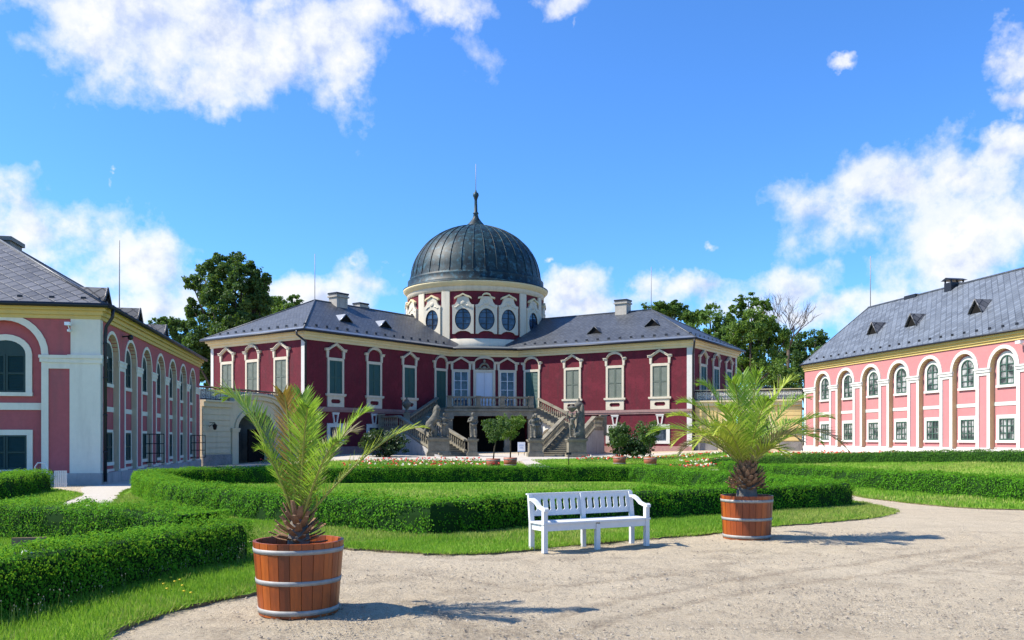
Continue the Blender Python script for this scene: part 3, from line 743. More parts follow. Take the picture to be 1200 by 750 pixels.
def wing(name, label, loc, rz, L, bays, W, hip, rise, wallm, trim, corn, slatem, frame_kind, group):
    t = thing(name, label, 'building', loc, rz, group)
    I4 = Matrix.Identity(4)
    ZE, ZC, ZI, ZS = 6.72, 6.2, 4.9, 4.9
    wl = MB(); tr = MB(); pi_ = MB(); ps = MB()
    PT = .025 if hip else .05; hw = .96; RY = .20 if hip else .25
    # front layer with real arched openings, recess wall behind it
    wl.plate([(0,0),(L,0),(L,ZC+.02),(0,ZC+.02)], [arch_poly(x, hw, .42, ZS) for x in bays], 0, RY, I4)
    wl.box(0 if not hip else RY, L, RY, W, 0, ZC+.02, I4)
    faces = [(I4, bays, L)]
    if hip:
        E = Matrix(((0,1,0,0),(-1,0,0,W),(0,0,1,0),(0,0,0,1)))
        eb = [W-3.28, W-3.28-4.35]
        ZA = 4.85; RA = 1.28
        wl.plate([(0,0),(W-.002,0),(W-.002,ZC+.02),(0,ZC+.02)], [arch_poly(x, RA, .42, ZA, rz=1.25) for x in eb], 0, RY-.002, E)
    # plinth, cornice
    ps.box(0, L, -.10, 0, -.2, .42, I4)
    cs = [(.0,6.2),(.06,6.2),(.06,6.32),(.16,6.42),(.16,6.5),(.30,6.62),(.30,6.74),(0,6.74)]
    def cornice(mb, a, b, Mx):
        for (x0, x1, d, z0, z1) in ((a,b,.07,6.2,6.34),(a-.0,b,.15,6.34,6.5),(a,b,.27,6.5,6.7)):
            mb.box(x0-(d if a == 0 else 0), x1+(d if hip and Mx is not I4 else 0), -d, .0, z0, z1, Mx)
    cn = MB()
    for d, z0, z1 in ((.07,6.2,6.34),(.15,6.342,6.5),(.27,6.502,6.7)):
        if hip: cn.box(-d, L, -d, W, z0, z1, I4)
        else: cn.box(-d*.2, L, -d, W, z0, z1, I4)
    # trims of the arcade
    for i, x in enumerate(bays):
        arch_ring(tr, x, hw, hw+(.13 if hip else .19), ZS+.0, -PT, 0, I4)
        arch_ring(pi_, x, hw-.004, hw, ZS, -PT+.002, RY, I4)          # cream reveal skin
        for sx in (-1, 1):
            pi_.box(x+sx*hw-(0 if sx < 0 else .006), x+sx*hw+(.006 if sx < 0 else 0), -PT+.002, RY, .42, ZS, I4)
    edges = [0] + [x for b in bays for x in (b-hw, b+hw)] + [L]
    for k in range(0, len(edges), 2):
        a, b = edges[k], edges[k+1]
        if b-a < .12: continue
        w_ = min(.15 if hip else .24, (b-a)/3)
        for p in ((a+.001, a+w_), (b-w_, b-.001)): tr.box(p[0], p[1], -PT, 0, .42, ZI-.24, I4)
        tr.box(a+w_, b-w_, -PT-.002, 0, ZI-.40, ZI-.24, I4)
        tr.box(a-.04, b+.04, -PT*2, 0, ZI-.24, ZI-.09, I4); tr.box(a-.07, b+.07, -PT*2.8, 0, ZI-.09, ZI, I4)
        ps.box(a-.02, b+.02, -.115, RY-.02, -.2, .40, I4)
        tr.box(a-.012, b+.012, -.10, 0, .402, .50, I4)
    for x in bays:
        tr.box(x-hw, x+hw, RY-.03, RY, 2.80, 3.0, I4)
        tr.box(x-hw, x+hw, RY-.05, RY, .30, .52, I4)
    if hip:
        for x in eb:
            arch_ring(tr, x, RA, RA+.24, ZA, -.05, 0, E, rz0=1.25, rz1=1.49)
            for sx in (-1,1):
                a = x+sx*(RA+.12); tr.box(a-.12, a+.12, -.05, 0, .42, ZA-.27, E)
                tr.box(a-.17, a+.17, -.09, 0, ZA-.27, ZA-.12, E)
                tr.box(a-.20, a+.20, -.12, 0, ZA-.12, ZA-.01, E)
            tr.box(x-RA, x+RA, RY-.05, RY-.002, 2.80, 3.06, E)
        cx = W-1.02
        tr.box(cx, W+.05, -.065, 0, .44, 4.55, E); tr.box(cx+.03, W+.02, -.05, 0, 4.86, 6.2, E)
        tr.box(cx-.02, W+.11, -.10, 0, 4.55, 4.72, E); tr.box(cx-.06, W+.14, -.14, 0, 4.722, 4.86, E)
        pm = eb[0]+RA+.24
        tr.box(pm+.0, cx, -.048, 0, 4.34, 4.56, E); tr.box(pm, cx, -.09, 0, 4.562, 4.72, E); tr.box(pm, cx, -.12, 0, 4.722, 4.84, E)
        tr.box(W-.05, W+.048, -.06, .30, .44, 6.19, Matrix.Identity(4) @ Matrix(((0,1,0,0),(-1,0,0,W),(0,0,1,0),(0,0,0,1))))
        ps.box(0, W+.10, -.11, .0, -.2, .44, E)
    wl.build('wall', wallm, t); tr.build('arcade_trim', trim, t); pi_.build('arch_reveal', M['cream'] if hip else M['ochrereveal'], t)
    ps.build('plinth', trim if not hip else M['greyplaster'], t); cn.build('cornice', corn, t)
    # windows
    def window(Mx, x, z0, zs, hw_, r, y, kind, head, sur=.2):
        fr = MB()
        if head:
            arch_ring(fr, x, hw_, hw_+sur, zs, y-.06, y, Mx, n=12, rz0=r, rz1=r+sur)
            zt = zs
        else:
            zt = zs; fr.box(x-hw_-sur, x+hw_+sur, y-.055, y, zs, zs+sur, Mx)
        for sx in (-1, 1):
            a = x+sx*hw_; fr.box(min(a, a+sx*sur), max(a, a+sx*sur), y-.06, y, z0, zt-.0005, Mx)
        fr.box(x-hw_-sur-.03, x+hw_+sur+.03, y-.06-sur*.25, y, z0-.14, z0, Mx)
        w = fr.build('window', trim, t)
        if kind == 'shutter':
            sh = MB(); louvres(sh, x-hw_, x+hw_, z0, zs-(.0 if head else .0), y-.005, Mx, 0, 22)
            if head: sh.prism([(x-hw_,zs)]+[(x+hw_,zs)]+arc(x,zs,hw_-.003,10,rz=r-.003)[1:-1], y-.05, y-.004, Mx)
            sh.box(x-hw_, x+hw_, y-.004, y-.001, z0, zs, Mx)
            sh.build('shutter', M['greendark'], w)
        else:
            gl = MB(); sa = MB()
            poly = [(x-hw_,z0),(x+hw_,z0)] + (arc(x, zs, hw_, 12, rz=r) if head else [(x+hw_,zs),(x-hw_,zs)])
            gl.prism(poly, y-.015, y-.004, Mx); gl.build('pane', M['curtain'], w)
            b = .065
            ztop = zs+(r if head else 0)
            sa.box(x-hw_, x-hw_+b, y-.055, y-.015, z0, zs, Mx); sa.box(x+hw_-b, x+hw_, y-.055, y-.015, z0, zs, Mx)
            sa.box(x-.045, x+.045, y-.06, y-.015, z0, ztop-.02, Mx); sa.box(x-hw_+b, x+hw_-b, y-.052, y-.016, z0, z0+b+.02, Mx)
            if head: arch_ring(sa, x, hw_-b, hw_, zs, y-.055, y-.015, Mx, n=12, rz0=r-b, rz1=r)
            else: sa.box(x-hw_+b, x+hw_-b, y-.052, y-.016, zs-b, zs, Mx)
            nb = 3
            for k in range(1, nb+1 if head else nb):
                zz = z0+(zs-z0)*k/nb
                sa.box(x-hw_+b, x+hw_-b, y-.048, y-.017, zz-.025, zz+.025, Mx)
            if not head:
                for sx in (-1,1): sa.box(x+sx*hw_*.5-.02, x+sx*hw_*.5+.02, y-.046, y-.018, z0, zs, Mx)
            sa.build('sash', M['greenframe'], w)
    for x in bays:
        k2 = 'shutter' if hip else 'glass'
        window(I4, x, 3.92, 5.02, .53 if not hip else .60, .5, RY, k2, True, .2 if not hip else .10)
        window(I4, x, .92 if not hip else .8, 2.1 if not hip else 1.98, .56 if not hip else .62, 0, RY, k2, False, .2 if not hip else .11)
    if hip:
        for x in eb:
            window(E, x, 3.45, 4.86, .68, .52, RY-.002, 'shutter', True, .22)
            window(E, x, .58, 1.86, .72, 0, RY-.002, 'shutter', False, .2)
    # roof
    rf = MB(); ov = .38 if hip else .31; z0 = 6.70; yr = W/2; zr = z0+rise; Lr = L
    A = (-ov if hip else -.12, -ov, z0-.02); B = (Lr, -ov, z0-.02); Cc = (Lr, W+ov, z0-.02); D = (-ov if hip else -.12, W+ov, z0-.02)
    inset_ = hip
    P = (inset_ if hip else -.12, yr, zr); Q = (Lr, yr, zr)
    rf.add([A,B,Q,P],[(0,1,2,3)]); rf.add([D,Cc,Q,P],[(1,0,3,2)])
    if hip: rf.add([D,A,P],[(0,1,2)])
    else: rf.add([D,A,P],[(0,1,2)])
    rf.add([A,B,Cc,D],[(0,3,2,1)]); rf.add([B,Cc,Q],[(0,1,2)])
    roof = rf.build('roof', slatem, t)
    gt = MB()
    gt.tube([(A[0],A[1]-.05,z0-.02),(B[0],B[1]-.05,z0-.02)], .085 if hip else .06, 8)
    if hip: gt.tube([(A[0]-.05,-ov-.05,z0-.02),(A[0]-.05,W+ov,z0-.02)], .085, 8)
    gt.build('gutter', M['gutter'], t)
    rc = MB(); rc.tube([P,Q], .09, 6)
    if hip:
        rc.tube([A,P], .06, 6); rc.tube([D,P], .06, 6)
    else: rc.tube([A,P], .05, 6)
    rc.build('ridge_cap', M['slate'], roof)
    sl = (zr-z0)/(yr+ov)
    sn = MB(); sn.box(-.09,.09,-.02,.02,0,.13); g0 = None
    def guard(x, y, zz, a=0):
        nonlocal g0
        if g0 is None: g0 = sn.build('snow_guard', M['gutter'], roof); g = g0
        else: g = dup(g0, roof)
        g.location = (x, y, zz); g.rotation_euler = (0,0,a)
    for k in range(int(L/1.0)): guard(.5+k, .12, z0-.02+sl*(.12+ov))
    if hip:
        for k in range(int(W/1.1)): guard(.15, .6+k*1.1, z0+.24, math.pi/2)
    return t, roof, (z0, sl, ov, rise, yr)

def dormer(parent, x, y, z, s, slope, slatem, w=1.0, h=.75, Mx=None):
    """small gabled roof hatch; front towards -y, running back into the slope"""
    d = MB(); dp = h/slope
    Mx = Mx or Matrix.Identity(4)
    a = [(x-w/2-.08, y-.12, z-.02), (x, y-.12, z+h+.02), (x+w/2+.08, y-.12, z-.02), (x, y+dp*1.05, z+h+.03)]
    d.add([a[0],a[1],a[3],(x-w/2-.08, y+.02, z-.0)],[(0,3,2,1)],Mx); d.add([a[1],a[2],(x+w/2+.08,y+.02,z),a[3]],[(0,3,2,1)],Mx)
    d.tube([a[0],a[1]], .045, 5, Mx); d.tube([a[1],a[2]], .045, 5, Mx)
    o = d.build('dormer', slatem, parent)
    k = MB(); k.prism([(x-w/2,z),(x+w/2,z),(x,z+h-.05)], y-.02, y+.05, Mx); k.build('opening', M['dark'], o)
    return o

LW_ANG = math.atan2(U[1], U[0])
lw, lroof, lp = wing('manor_wing', 'shaded rose red two storey wing with arched bays and dark shutters on the left', (-15.5,32.6,0), LW_ANG, 22.3,
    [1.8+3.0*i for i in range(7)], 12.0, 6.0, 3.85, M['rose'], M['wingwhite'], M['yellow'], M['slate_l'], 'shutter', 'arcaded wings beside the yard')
z0, sl, ov, rise, yr = lp
for x in (5.6, 11.6, 18.0): dormer(lroof, x, 1.25, z0+sl*(1.25+ov), 1, sl, M['slate_l'], .9, .62)
c = MB(); c.box(7.4, 8.9, 5.7, 7.4, 9.4, 10.6); c.box(7.3, 9.0, 5.6, 7.5, 10.6, 10.78); c.build('chimney', M['plinth'], lroof)
c = MB(); c.tube([(21.8,4.6,9.5),(21.8,4.6,13.9)], .03, 6); c.build('lightning_rod', M['steel'], lroof)
c = MB(); c.tube([(.1,-.46,6.62),(.12,-.42,6.3),(.14,-.20,5.95),(.14,-.17,5.6),(.14,-.17,.1)], .065, 8)
for zz in (1.2,2.6,4.0,5.3): c.lathe([(.066,0),(.085,.0),(.085,.06),(.066,.06)], 8, (.14,-.17,zz))
c.build('downpipe', M['gutter'], lw)
c = MB(); c.box(-.42,-.16,.92,1.10,5.92,6.04); c.box(-.3,-.02,.98,1.04,5.70,5.78); c.tube([(-.06,1.01,5.74),(-.26,1.01,5.92)],.02,6)
c.build('security_camera', M['board'], lw)
c = MB(); c.tube([(3.35,0,5.95),(3.35,-.25,5.98)],.03,6); c.ball((3.35,-.32,5.93),(.13,.12,.12),8); c.build('floodlight', M['gutter'], lw)
for x in (7.8, 19.8):
    for sx in ((1,) if x < 10 else (1,)):
        g = MB(); xx = x+.62; y1 = -.02+.34; yo = y1-.95
        for zz in (.62,1.05,1.5,1.95): g.tube([(xx,y1,zz),(xx,yo,zz)],.022,5)
        for q in (0,.33,.66,1): g.tube([(xx,y1+(yo-y1)*q,.62),(xx,y1+(yo-y1)*q,1.95)],.022,5)
        g.build('window_grille', M['iron'], lw)

rw, rroof, rp = wing('manor_wing', 'sunlit pink two storey wing with arched bays and a tall slate roof on the right', (22.6,67.0,.74), math.atan2(-U[1], -U[0]), 30.2,
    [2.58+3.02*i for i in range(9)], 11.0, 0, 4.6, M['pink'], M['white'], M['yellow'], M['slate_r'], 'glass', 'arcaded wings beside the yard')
z0, sl, ov, rise, yr = rp
for x in (6.0, 10.3, 16.3, 22.3): dormer(rroof, x, 1.9, z0+sl*(1.9+ov), 1, sl, M['slate_l'], 1.0, .8)
c = MB(); c.box(9.35,10.05,5.0,6.0,10.8,11.5); c.prism([(9.2,11.66),(10.2,11.66),(9.7,11.84)],4.85,6.15)
for q in ((9.4,5.05),(10.0,5.05),(9.4,5.95),(10.0,5.95)): c.box(q[0]-.04,q[0]+.04,q[1]-.04,q[1]+.04,11.5,11.66)
c.build('chimney', M['gutter'], rroof)
c = MB(); c.box(4.6,5.9,5.3,5.9,11.1,11.42); c.build('roof_hatch', M['gutter'], rroof)
c = MB(); c.tube([(.15,5.5,z0+rise-.1),(.15,5.5,z0+rise+4.0)], .03, 6); c.build('lightning_rod', M['steel'], rroof)
c = MB(); c.box(22.0,22.35,-.42,-.2,5.95,6.1); c.tube([(22.2,0,5.85),(22.2,-.3,5.95)],.03,6); c.build('security_camera', M['board'], rw)
# ================================================================== PALACE
PC = np.array([-3.62, 86.8]); PZ = .0
pal = thing('palace', 'dark red baroque palace with a domed drum and hipped slate wings behind the flower beds', 'palace', (PC[0], PC[1], 0))
TO = Matrix.Translation(Vector((-PC[0], -PC[1], 0)))      # world to palace space
cl, il, ir, cr, fr_, fl = [np.array(p) for p in ((-15.5,64.9),(-5.65,78.2),(.60,79.3),(14.63,70.55),(20.8,80.45),(-24.9,71.85))]
ZP, ZE_, ZCB = 4.0, 9.92, 9.2
def wf(a, b):
    """frame of the wall seen from outside running from a (left) to b (right)"""
    d = b-a; return TO @ FR((a[0], a[1], 0), math.atan2(d[1], d[0])), float(np.linalg.norm(d))
walls = {'end_l': (fl, cl), 'front_l': (cl, il), 'mid': (il, ir), 'front_r': (ir, cr), 'end_r': (cr, fr_)}
# far sides so that the blocks are closed
bl = fl + (il-cl)*1.25; br = fr_ + (ir-cr)*1.25
wm = MB()
def extr(poly, z0, z1):
    n = len(poly); vs = [(p[0]-PC[0], p[1]-PC[1], z) for z in (z0, z1) for p in poly]
    wm.add(vs, [tuple(range(n-1,-1,-1)), tuple(range(n,2*n))] + [(i,(i+1)%n,n+(i+1)%n,n+i) for i in range(n)])
back = PC + U*9
extr([fl, cl, il, ir, cr, fr_, br, back, bl], -.2, ZCB+.05)
wm.build('wall', M['red'], pal)
pl = MB(); st = MB(); cn = MB(); qn = MB()
for k, (a, b) in walls.items():
    Mx, L = wf(a, b)
    e = .0
    pl.box(-.1 if k != 'mid' else 0, L+(.1 if k != 'mid' else 0), -.10, 0, -.2, 1.15, Mx)
    if k != 'mid':
        st.box(-.08, L+.08, -.12, .0, ZP-.02, ZP+.20, Mx); st.box(-.05, L+.05, -.075, 0, ZP-.16, ZP-.02, Mx)
    for d_, z0_, z1_ in ((.08,9.2,9.42),(.20,9.42,9.62),(.36,9.62,9.86)):
        cn.box(-d_*.95, L+d_*.95, -d_-(0.004 if k in ('front_l','front_r') else 0)-(.002 if k == 'mid' else 0), .0, z0_+(.001 if k[0]=='f' else 0), z1_+(.001 if k[0]=='f' else 0), Mx)
def pil(fk, x0, x1):
    Mx, L = wf(*walls[fk]); x0 = L+x0 if x0 < -.2 else x0; x1 = L+x1 if x1 < 0.02 and x0 > 1 else x1
    qn.box(x0, x1, -.045, 0, ZP+.2, 9.2, Mx)
def strip(fk, x0, x1, z0_=ZP+.2, z1_=9.2):
    Mx, L = wf(*walls[fk]); q = MB(); a, b = (x0, x1) if x0 > -.2 else (L+x0, L+x1); q.box(a, b, -.046, 0, z0_, z1_, Mx); q.build('corner_strip', M['white'], pal)
strip('end_l', -.36, .02); strip('end_l', 0.0, .35); strip('front_r', -.42, .045); strip('front_r', -.42, .045, 1.15, ZP-.17); strip('end_r', -.04, .42); strip('end_r', -.35, 0)
pl.build('plinth', plaster('plinth_pinkish', (.36,.20,.18), .2, dirt=(.15,.12,.1), dirtamt=.5), pal)
st.build('string_course', plaster('string_course_plaster', (.33,.20,.18), .2, dirt=(.12,.09,.08), dirtamt=.5), pal)
cn.build('cornice', M['ochre'], pal)

# ---- windows: three kinds of head, built once and copied along the fronts
def pediment(mb, hw, z, kind, y0=-.16):
    """moulded head over a window: broken line (angular) or arched, on small scroll brackets"""
    n = 12
    if kind == 'seg':
        top = [(-hw-.24,z+.16),(-hw+.06,z+.16)] + [(-(hw-.12)*math.cos(math.pi*i/n), z+.16+.50*math.sin(math.pi*i/n)) for i in range(n+1)] + [(hw-.06,z+.16),(hw+.24,z+.16)]
    else:
        top = [(-hw-.24,z+.20),(-hw+.10,z+.22),(-hw*.55,z+.40),(0,z+.66),(hw*.55,z+.40),(hw-.10,z+.22),(hw+.24,z+.20)]
    for a, b in zip(top[:-1], top[1:]):
        if abs(a[0]-b[0]) < 1e-6: continue
        mb.prism([(a[0],a[1]-.03),(b[0],b[1]-.03),(b[0],b[1]+.11),(a[0],a[1]+.11)], y0, 0)
        mb.prism([(a[0],a[1]+.11),(b[0],b[1]+.11),(b[0],b[1]+.16),(a[0],a[1]+.16)], y0-.07, 0)
    for s in (-1, 1):
        x = s*(hw-.02)
        mb.prism([(x-.07,z-.38),(x+.07,z-.38),(x+.10,z-.05),(x+.13,z+.16),(x-.13,z+.16),(x-.10,z-.05)], -.12, 0)
def win_mesh(kind, body, tall=False):
    fr = MB(); hw = .84; oh = .65; zb = 5.25 if not tall else 4.45; zt = 7.80
    for s in (-1, 1): fr.box(min(s*oh, s*hw), max(s*oh, s*hw), -.10, 0, zb, zt+.22)
    fr.box(-oh, oh, -.098, 0, zt, zt+.22)
    for s in (-1, 1): fr.box(s*(hw-.02)-.11, s*(hw-.02)+.11, -.085, 0, zt+.22, 8.55)
    pediment(fr, hw, 8.36, kind)
    if not tall:
        fr.box(-hw-.16, hw+.16, -.19, 0, zb-.16, zb); fr.box(-hw-.10, hw+.10, -.13, 0, zb-.22, zb-.16)
        o_ = [(-hw,4.22),(hw,4.22),(hw,zb-.22),(-hw,zb-.22)]
        zc = (4.22+zb-.22)/2+.03; h = .16; w_ = .48
        hole = [(-w_,zc-h*.5),(-w_+.12,zc-h),(w_-.12,zc-h),(w_,zc-h*.5),(w_,zc+h*.5),(w_-.12,zc+h),(-w_+.12,zc+h),(-w_,zc+h*.5)]
        fr.plate(o_, [hole], -.10, -.002)
    sh = MB()
    if body == 'glass':
        sh.box(-oh, oh, -.02, -.006, zb, zt)
        sa = MB(); 
        for x in (-oh+.03, 0, oh-.03): sa.box(x-.038, x+.038, -.075, -.02, zb, zt)
        for q in (0,.27,.52,.76,1): sa.box(-oh, oh, -.07, -.021, zb+(zt-zb)*q-.022, zb+(zt-zb)*q+.022)
        return fr, sh, sa
    louvres(sh, -oh, oh, zb, zt, -.012, Matrix.Identity(4), 0, 26); sh.box(-oh, oh, -.012, -.004, zb, zt)
    return fr, sh, None
protos = {}
def place_window(kind, body, wallk, x, zoff=0.0, tall=False, label=None):
    key = (kind, body, tall)
    Mx, L = wf(*walls[wallk])
    if key not in protos:
        fr, sh, sa = win_mesh(kind, body, tall)
        w = fr.build('window', M['ivory'], pal)
        s = sh.build('pane' if body == 'glass' else 'shutter', M['blueglass'] if body == 'glass' else M[body], w)
        if sa: sa.build('sash', M['doorwhite'], w)
        protos[key] = w
    else: w = dup(protos[key], pal)
    w.matrix_local = Mx @ Matrix.Translation((x, 0, zoff))
    return w
for i, x in enumerate((3.0, 7.15, 11.3)): place_window(('ang','seg','ang')[i], 'green', 'front_l', x)
place_window('seg', 'green', 'front_l', 15.35, 0, True)
Lr_ = wf(*walls['front_r'])[1]
for i, x in enumerate((2.75, 6.85, 10.95)): place_window(('ang','seg','ang')[i], 'greenlit' if i < 2 else 'greenlit', 'front_r', Lr_-x)
place_window('seg', 'green', 'front_r', Lr_-15.1, 0, True)
Le = wf(*walls['end_l'])[1]
for i, q in enumerate((.19,.47,.77)): place_window(('ang','seg','ang')[i], 'greenlit', 'end_l', Le*q)
Le = wf(*walls['end_r'])[1]
for i, q in enumerate((.22,.50,.80)): place_window(('ang','seg','ang')[i], 'green', 'end_r', Le*q)
Lm = wf(*walls['mid'])[1]
for s in (-1, 1): place_window('ang', 'glass', 'mid', Lm/2+s*2.12, 0, True)
# ---- door with shell over it
Mx, L = wf(*walls['mid'])
d = MB(); hw = 1.0; oh = .76
for s in (-1,1): d.box(min(s*oh,s*hw),max(s*oh,s*hw),-.14,0,4.45,7.78)
d.box(-hw,hw,-.138,0,7.78,8.02); pediment(d, hw, 8.42, 'seg', -.2)
for s in (-1,1): d.box(s*(hw-.03)-.12,s*(hw-.03)+.12,-.11,0,8.02,8.6)
door = d.build('door', M['ivory'], pal); door.matrix_local = Mx @ Matrix.Translation((L/2,0,0))
d = MB()
for a, b in ((-oh,-.012),(.012,oh)):
    d.box(a,b,-.05,-.005,4.45,7.78)
    for z0_, z1_ in ((4.6,5.3),(5.42,6.5),(6.62,7.62)):
        for q in ((a+.10,b-.10,z0_,z0_+.04),(a+.10,b-.10,z1_-.04,z1_),(a+.10,a+.14,z0_,z1_),(b-.14,b-.10,z0_,z1_)): d.box(q[0],q[1],-.075,-.05,q[2],q[3])
        d.box(a+.2,b-.2,-.068,-.05,z0_+.1,z1_-.1)
d.build('leaf', M['doorwhite'], door)
d = MB()
for i in range(9):
    a = math.pi*(i+.5)/9; d.ball((.40*math.cos(a), -.16, 8.16+.40*math.sin(a)), (.085,.07,.13), 8)
d.ball((0,-.18,8.18),(.2,.08,.15),8); d.ball((0,-.16,8.80),(.13,.09,.16),8)
for s in (-1,1): d.tube([(s*.15,-.15,8.08),(s*.45,-.15,8.2),(s*.6,-.15,8.06),(s*.78,-.15,8.12)],[.07,.06,.05,.03],6)
d.build('shell_relief', M['stone'], door)
# ---- low windows of the ground floor, each with a keystone panel
def low_window(wallk, x):
    Mx, L = wf(*walls[wallk]); f = MB()
    for s in (-1,1): f.box(min(s*.55,s*.86),max(s*.55,s*.86),-.07,0,1.35,2.95)
    f.box(-.86,.86,-.068,0,2.65,2.95); f.box(-.86,.86,-.072,0,1.35,1.6)
    f.plate([(-.18,2.95),(.18,2.95),(.32,3.72),(-.32,3.72)],[[(-.09,3.03),(.09,3.03),(.19,3.62),(-.19,3.62)]],-.09,-.002)
    f.box(-.36,.36,-.11,0,3.70,3.80)
    w = f.build('low_window', M['white'], pal); g = MB(); g.box(-.55,.55,-.02,-.006,1.6,2.65); g.build('pane', M['glass'], w)
    w.matrix_local = Mx @ Matrix.Translation((x,0,0))
for x in (3.0,7.15): low_window('front_l', x)
for x in (2.75,6.85): low_window('front_r', Lr_-x)
# ---- roofs: two hipped wings meeting at the drum
ZR = 13.45; OV = .62
def block_roof(a, b, c_, s):
    """a = outer far corner, b = near corner, c_ = inner end of the front; the ridge runs to the drum"""
    mid = (a+b)/2; e = (c_-b)/np.linalg.norm(c_-b); w = (a-b)/np.linalg.norm(a-b)
    ap = mid+e*6.0; end = PC.copy()
    bo = b - e*OV - w*OV; ao = a - e*OV + w*OV; co = c_ - w*OV + e*.45; do = a + (c_-b)*1.25 + w*OV
    P = lambda p, z: (p[0]-PC[0], p[1]-PC[1], z)
    z0_ = 9.88
    r = MB(); T = [P(bo,z0_),P(ao,z0_),P(co,z0_),P(do,z0_),P(ap,ZR),P(mid+e*24.5,ZR)]
    up = [(0,2,5,4),(1,0,4),(3,1,4,5)] if s > 0 else [(2,0,4,5),(0,1,4),(1,3,5,4)]
    r.add(T, up); r.add(T, [(0,1,3,2)])
    ro = r.build('roof', M['slate'], pal)
    c = MB(); c.tube([T[4],T[0]],.08,6); c.tube([T[4],T[1]],.08,6); c.tube([T[4],T[5]],.09,6); c.build('ridge_cap', M['slate'], ro)
    g = MB(); dz = Vector((0,0,-.04)); V3 = lambda p: Vector(p)+dz
    g.tube([V3(T[1]),V3(T[0]),V3(T[2])],.10,8); g.build('gutter', M['gutter'], pal)
    z_ = MB()                                                     # pale zinc strip above the gutter
    n1 = Vector(P(e,0))-Vector(P(np.zeros(2),0))
    inn = Vector((w[0],w[1],0)); sl = (ZR-z0_)/(np.linalg.norm(a-b)/2+OV); al = Vector((e[0],e[1],0))
    A = Vector(T[0]); B = Vector(T[2]); o1 = inn*.05+Vector((0,0,.05*sl+.02)); o2 = inn*.42+Vector((0,0,.42*sl+.02))
    z_.add([A+o1+al*.1,B+o1,B+o2,A+o2+al*.3],[(0,1,2,3) if s>0 else (3,2,1,0)])
    sl2 = (ZR-z0_)/(6+OV); A2 = Vector(T[1])
    p1 = al*.05+Vector((0,0,.05*sl2+.02)); p2 = al*.42+Vector((0,0,.42*sl2+.02))
    z_.add([A2+p1,A+p1+inn*.1,A+p2+inn*.3,A2+p2-inn*.3],[(0,1,2,3) if s>0 else (3,2,1,0)])
    z_.build('eaves_flashing', M['zinc'], ro)
    sn = MB(); sn.box(-.11,.11,-.03,.03,-.02,.17); g0 = sn.build('snow_guard', M['gutter'], ro); first = True
    def guard(q, a):
        nonlocal first
        g = g0 if first else dup(g0, ro); first = False; g.location = q; g.rotation_euler = (0,0,a)
    Lw = (B-A).length; d_ = (B-A).normalized()
    ang = math.atan2(d_.y, d_.x); k = .8
    while k < Lw-.6:
        q = A+d_*k+inn*.75+Vector((0,0,.75*sl)); guard(q, ang); k += 1.05
    Lw = (A2-A).length; ang2 = math.atan2(inn.y, inn.x); k = .8
    while k < Lw-.6:
        q = A+inn*k+al*.75+Vector((0,0,.75*sl2)); guard(q, ang2); k += 1.05
    rd = MB(); rd.tube([T[4],(T[4][0],T[4][1],ZR+3.9)],.028,6); rd.build('lightning_rod', M['steel'], ro)
    return ro, A, d_, inn, sl
rl = block_roof(fl, cl, il, 1); rr_ = block_roof(fr_, cr, ir, -1)
def on_roof(rb, k, y):     # k metres along the eaves from the outer corner, y up the plan of the slope
    ro, A, d_, inn, sl = rb; q = A+d_*k+inn*y+Vector((0,0,y*sl))
    x_ = d_ if rb is rl else -d_
    Mx = Matrix.Translation(q) @ Matrix.Rotation(math.atan2(x_.y,x_.x),4,'Z')
    return ro, Mx, sl
for rb, k, y in ((rl,6.5,2.6),(rl,11.0,2.6),(rr_,5.0,2.9),(rr_,10.2,2.2)):
    ro, Mx, sl = on_roof(rb, k, y); dormer(ro, 0, 0, 0, 1, sl, M['zinc'] if rb is rl else M['slate'], 1.25, .6, Mx)
def chimney(rb, k, y, w, dpt, z0_, z1_):
    ro, Mx, sl = on_roof(rb, k, y); p = Mx.translation; R_ = Matrix.Translation((p.x,p.y,0)) @ Mx.to_3x3().to_4x4()
    c = MB(); c.box(-w/2,w/2,-dpt/2,dpt/2,z0_,z1_-.34,R_); c.box(-w/2-.1,w/2+.1,-dpt/2-.1,dpt/2+.1,z1_-.34,z1_-.2,R_); c.box(-w/2-.02,w/2+.02,-dpt/2-.02,dpt/2+.02,z1_-.2,z1_-.08,R_)
    c.build('chimney', M['brick'], ro)
    c2 = MB(); c2.box(-w/2-.08,w/2+.08,-dpt/2-.08,dpt/2+.08,z1_-.08,z1_+.06,R_); c2.build('chimney_cap', M['gutter'], ro)
chimney(rl, 9.0, 6.2, 1.25, 1.0, 12.6, 14.25); chimney(rl, 12.4, 7.0, 1.0, .8, 12.4, 13.9); chimney(rr_, 9.4, 6.4, 1.15, 1.0, 12.4, 14.5)
# middle strip of roof below the drum
mr = MB(); a, b = il - U*OV - RT*.3, ir - U*OV + RT*.3
P = lambda p, z: (p[0]-PC[0], p[1]-PC[1], z)
mr.add([P(a,9.90),P(b,9.90),P(ir+U*5,11.2),P(il+U*5,11.2)],[(0,1,2,3)]); mr.add([P(a,9.90),P(b,9.90),P(b,9.80),P(a,9.80)],[(0,3,2,1)])
mr.build('apron_roof', M['zincdark'], pal)
g = MB(); g.tube([P(a-RT*.25,9.85),P(b+RT*.25,9.85)],.10,8); g.build('gutter', M['gutter'], pal)
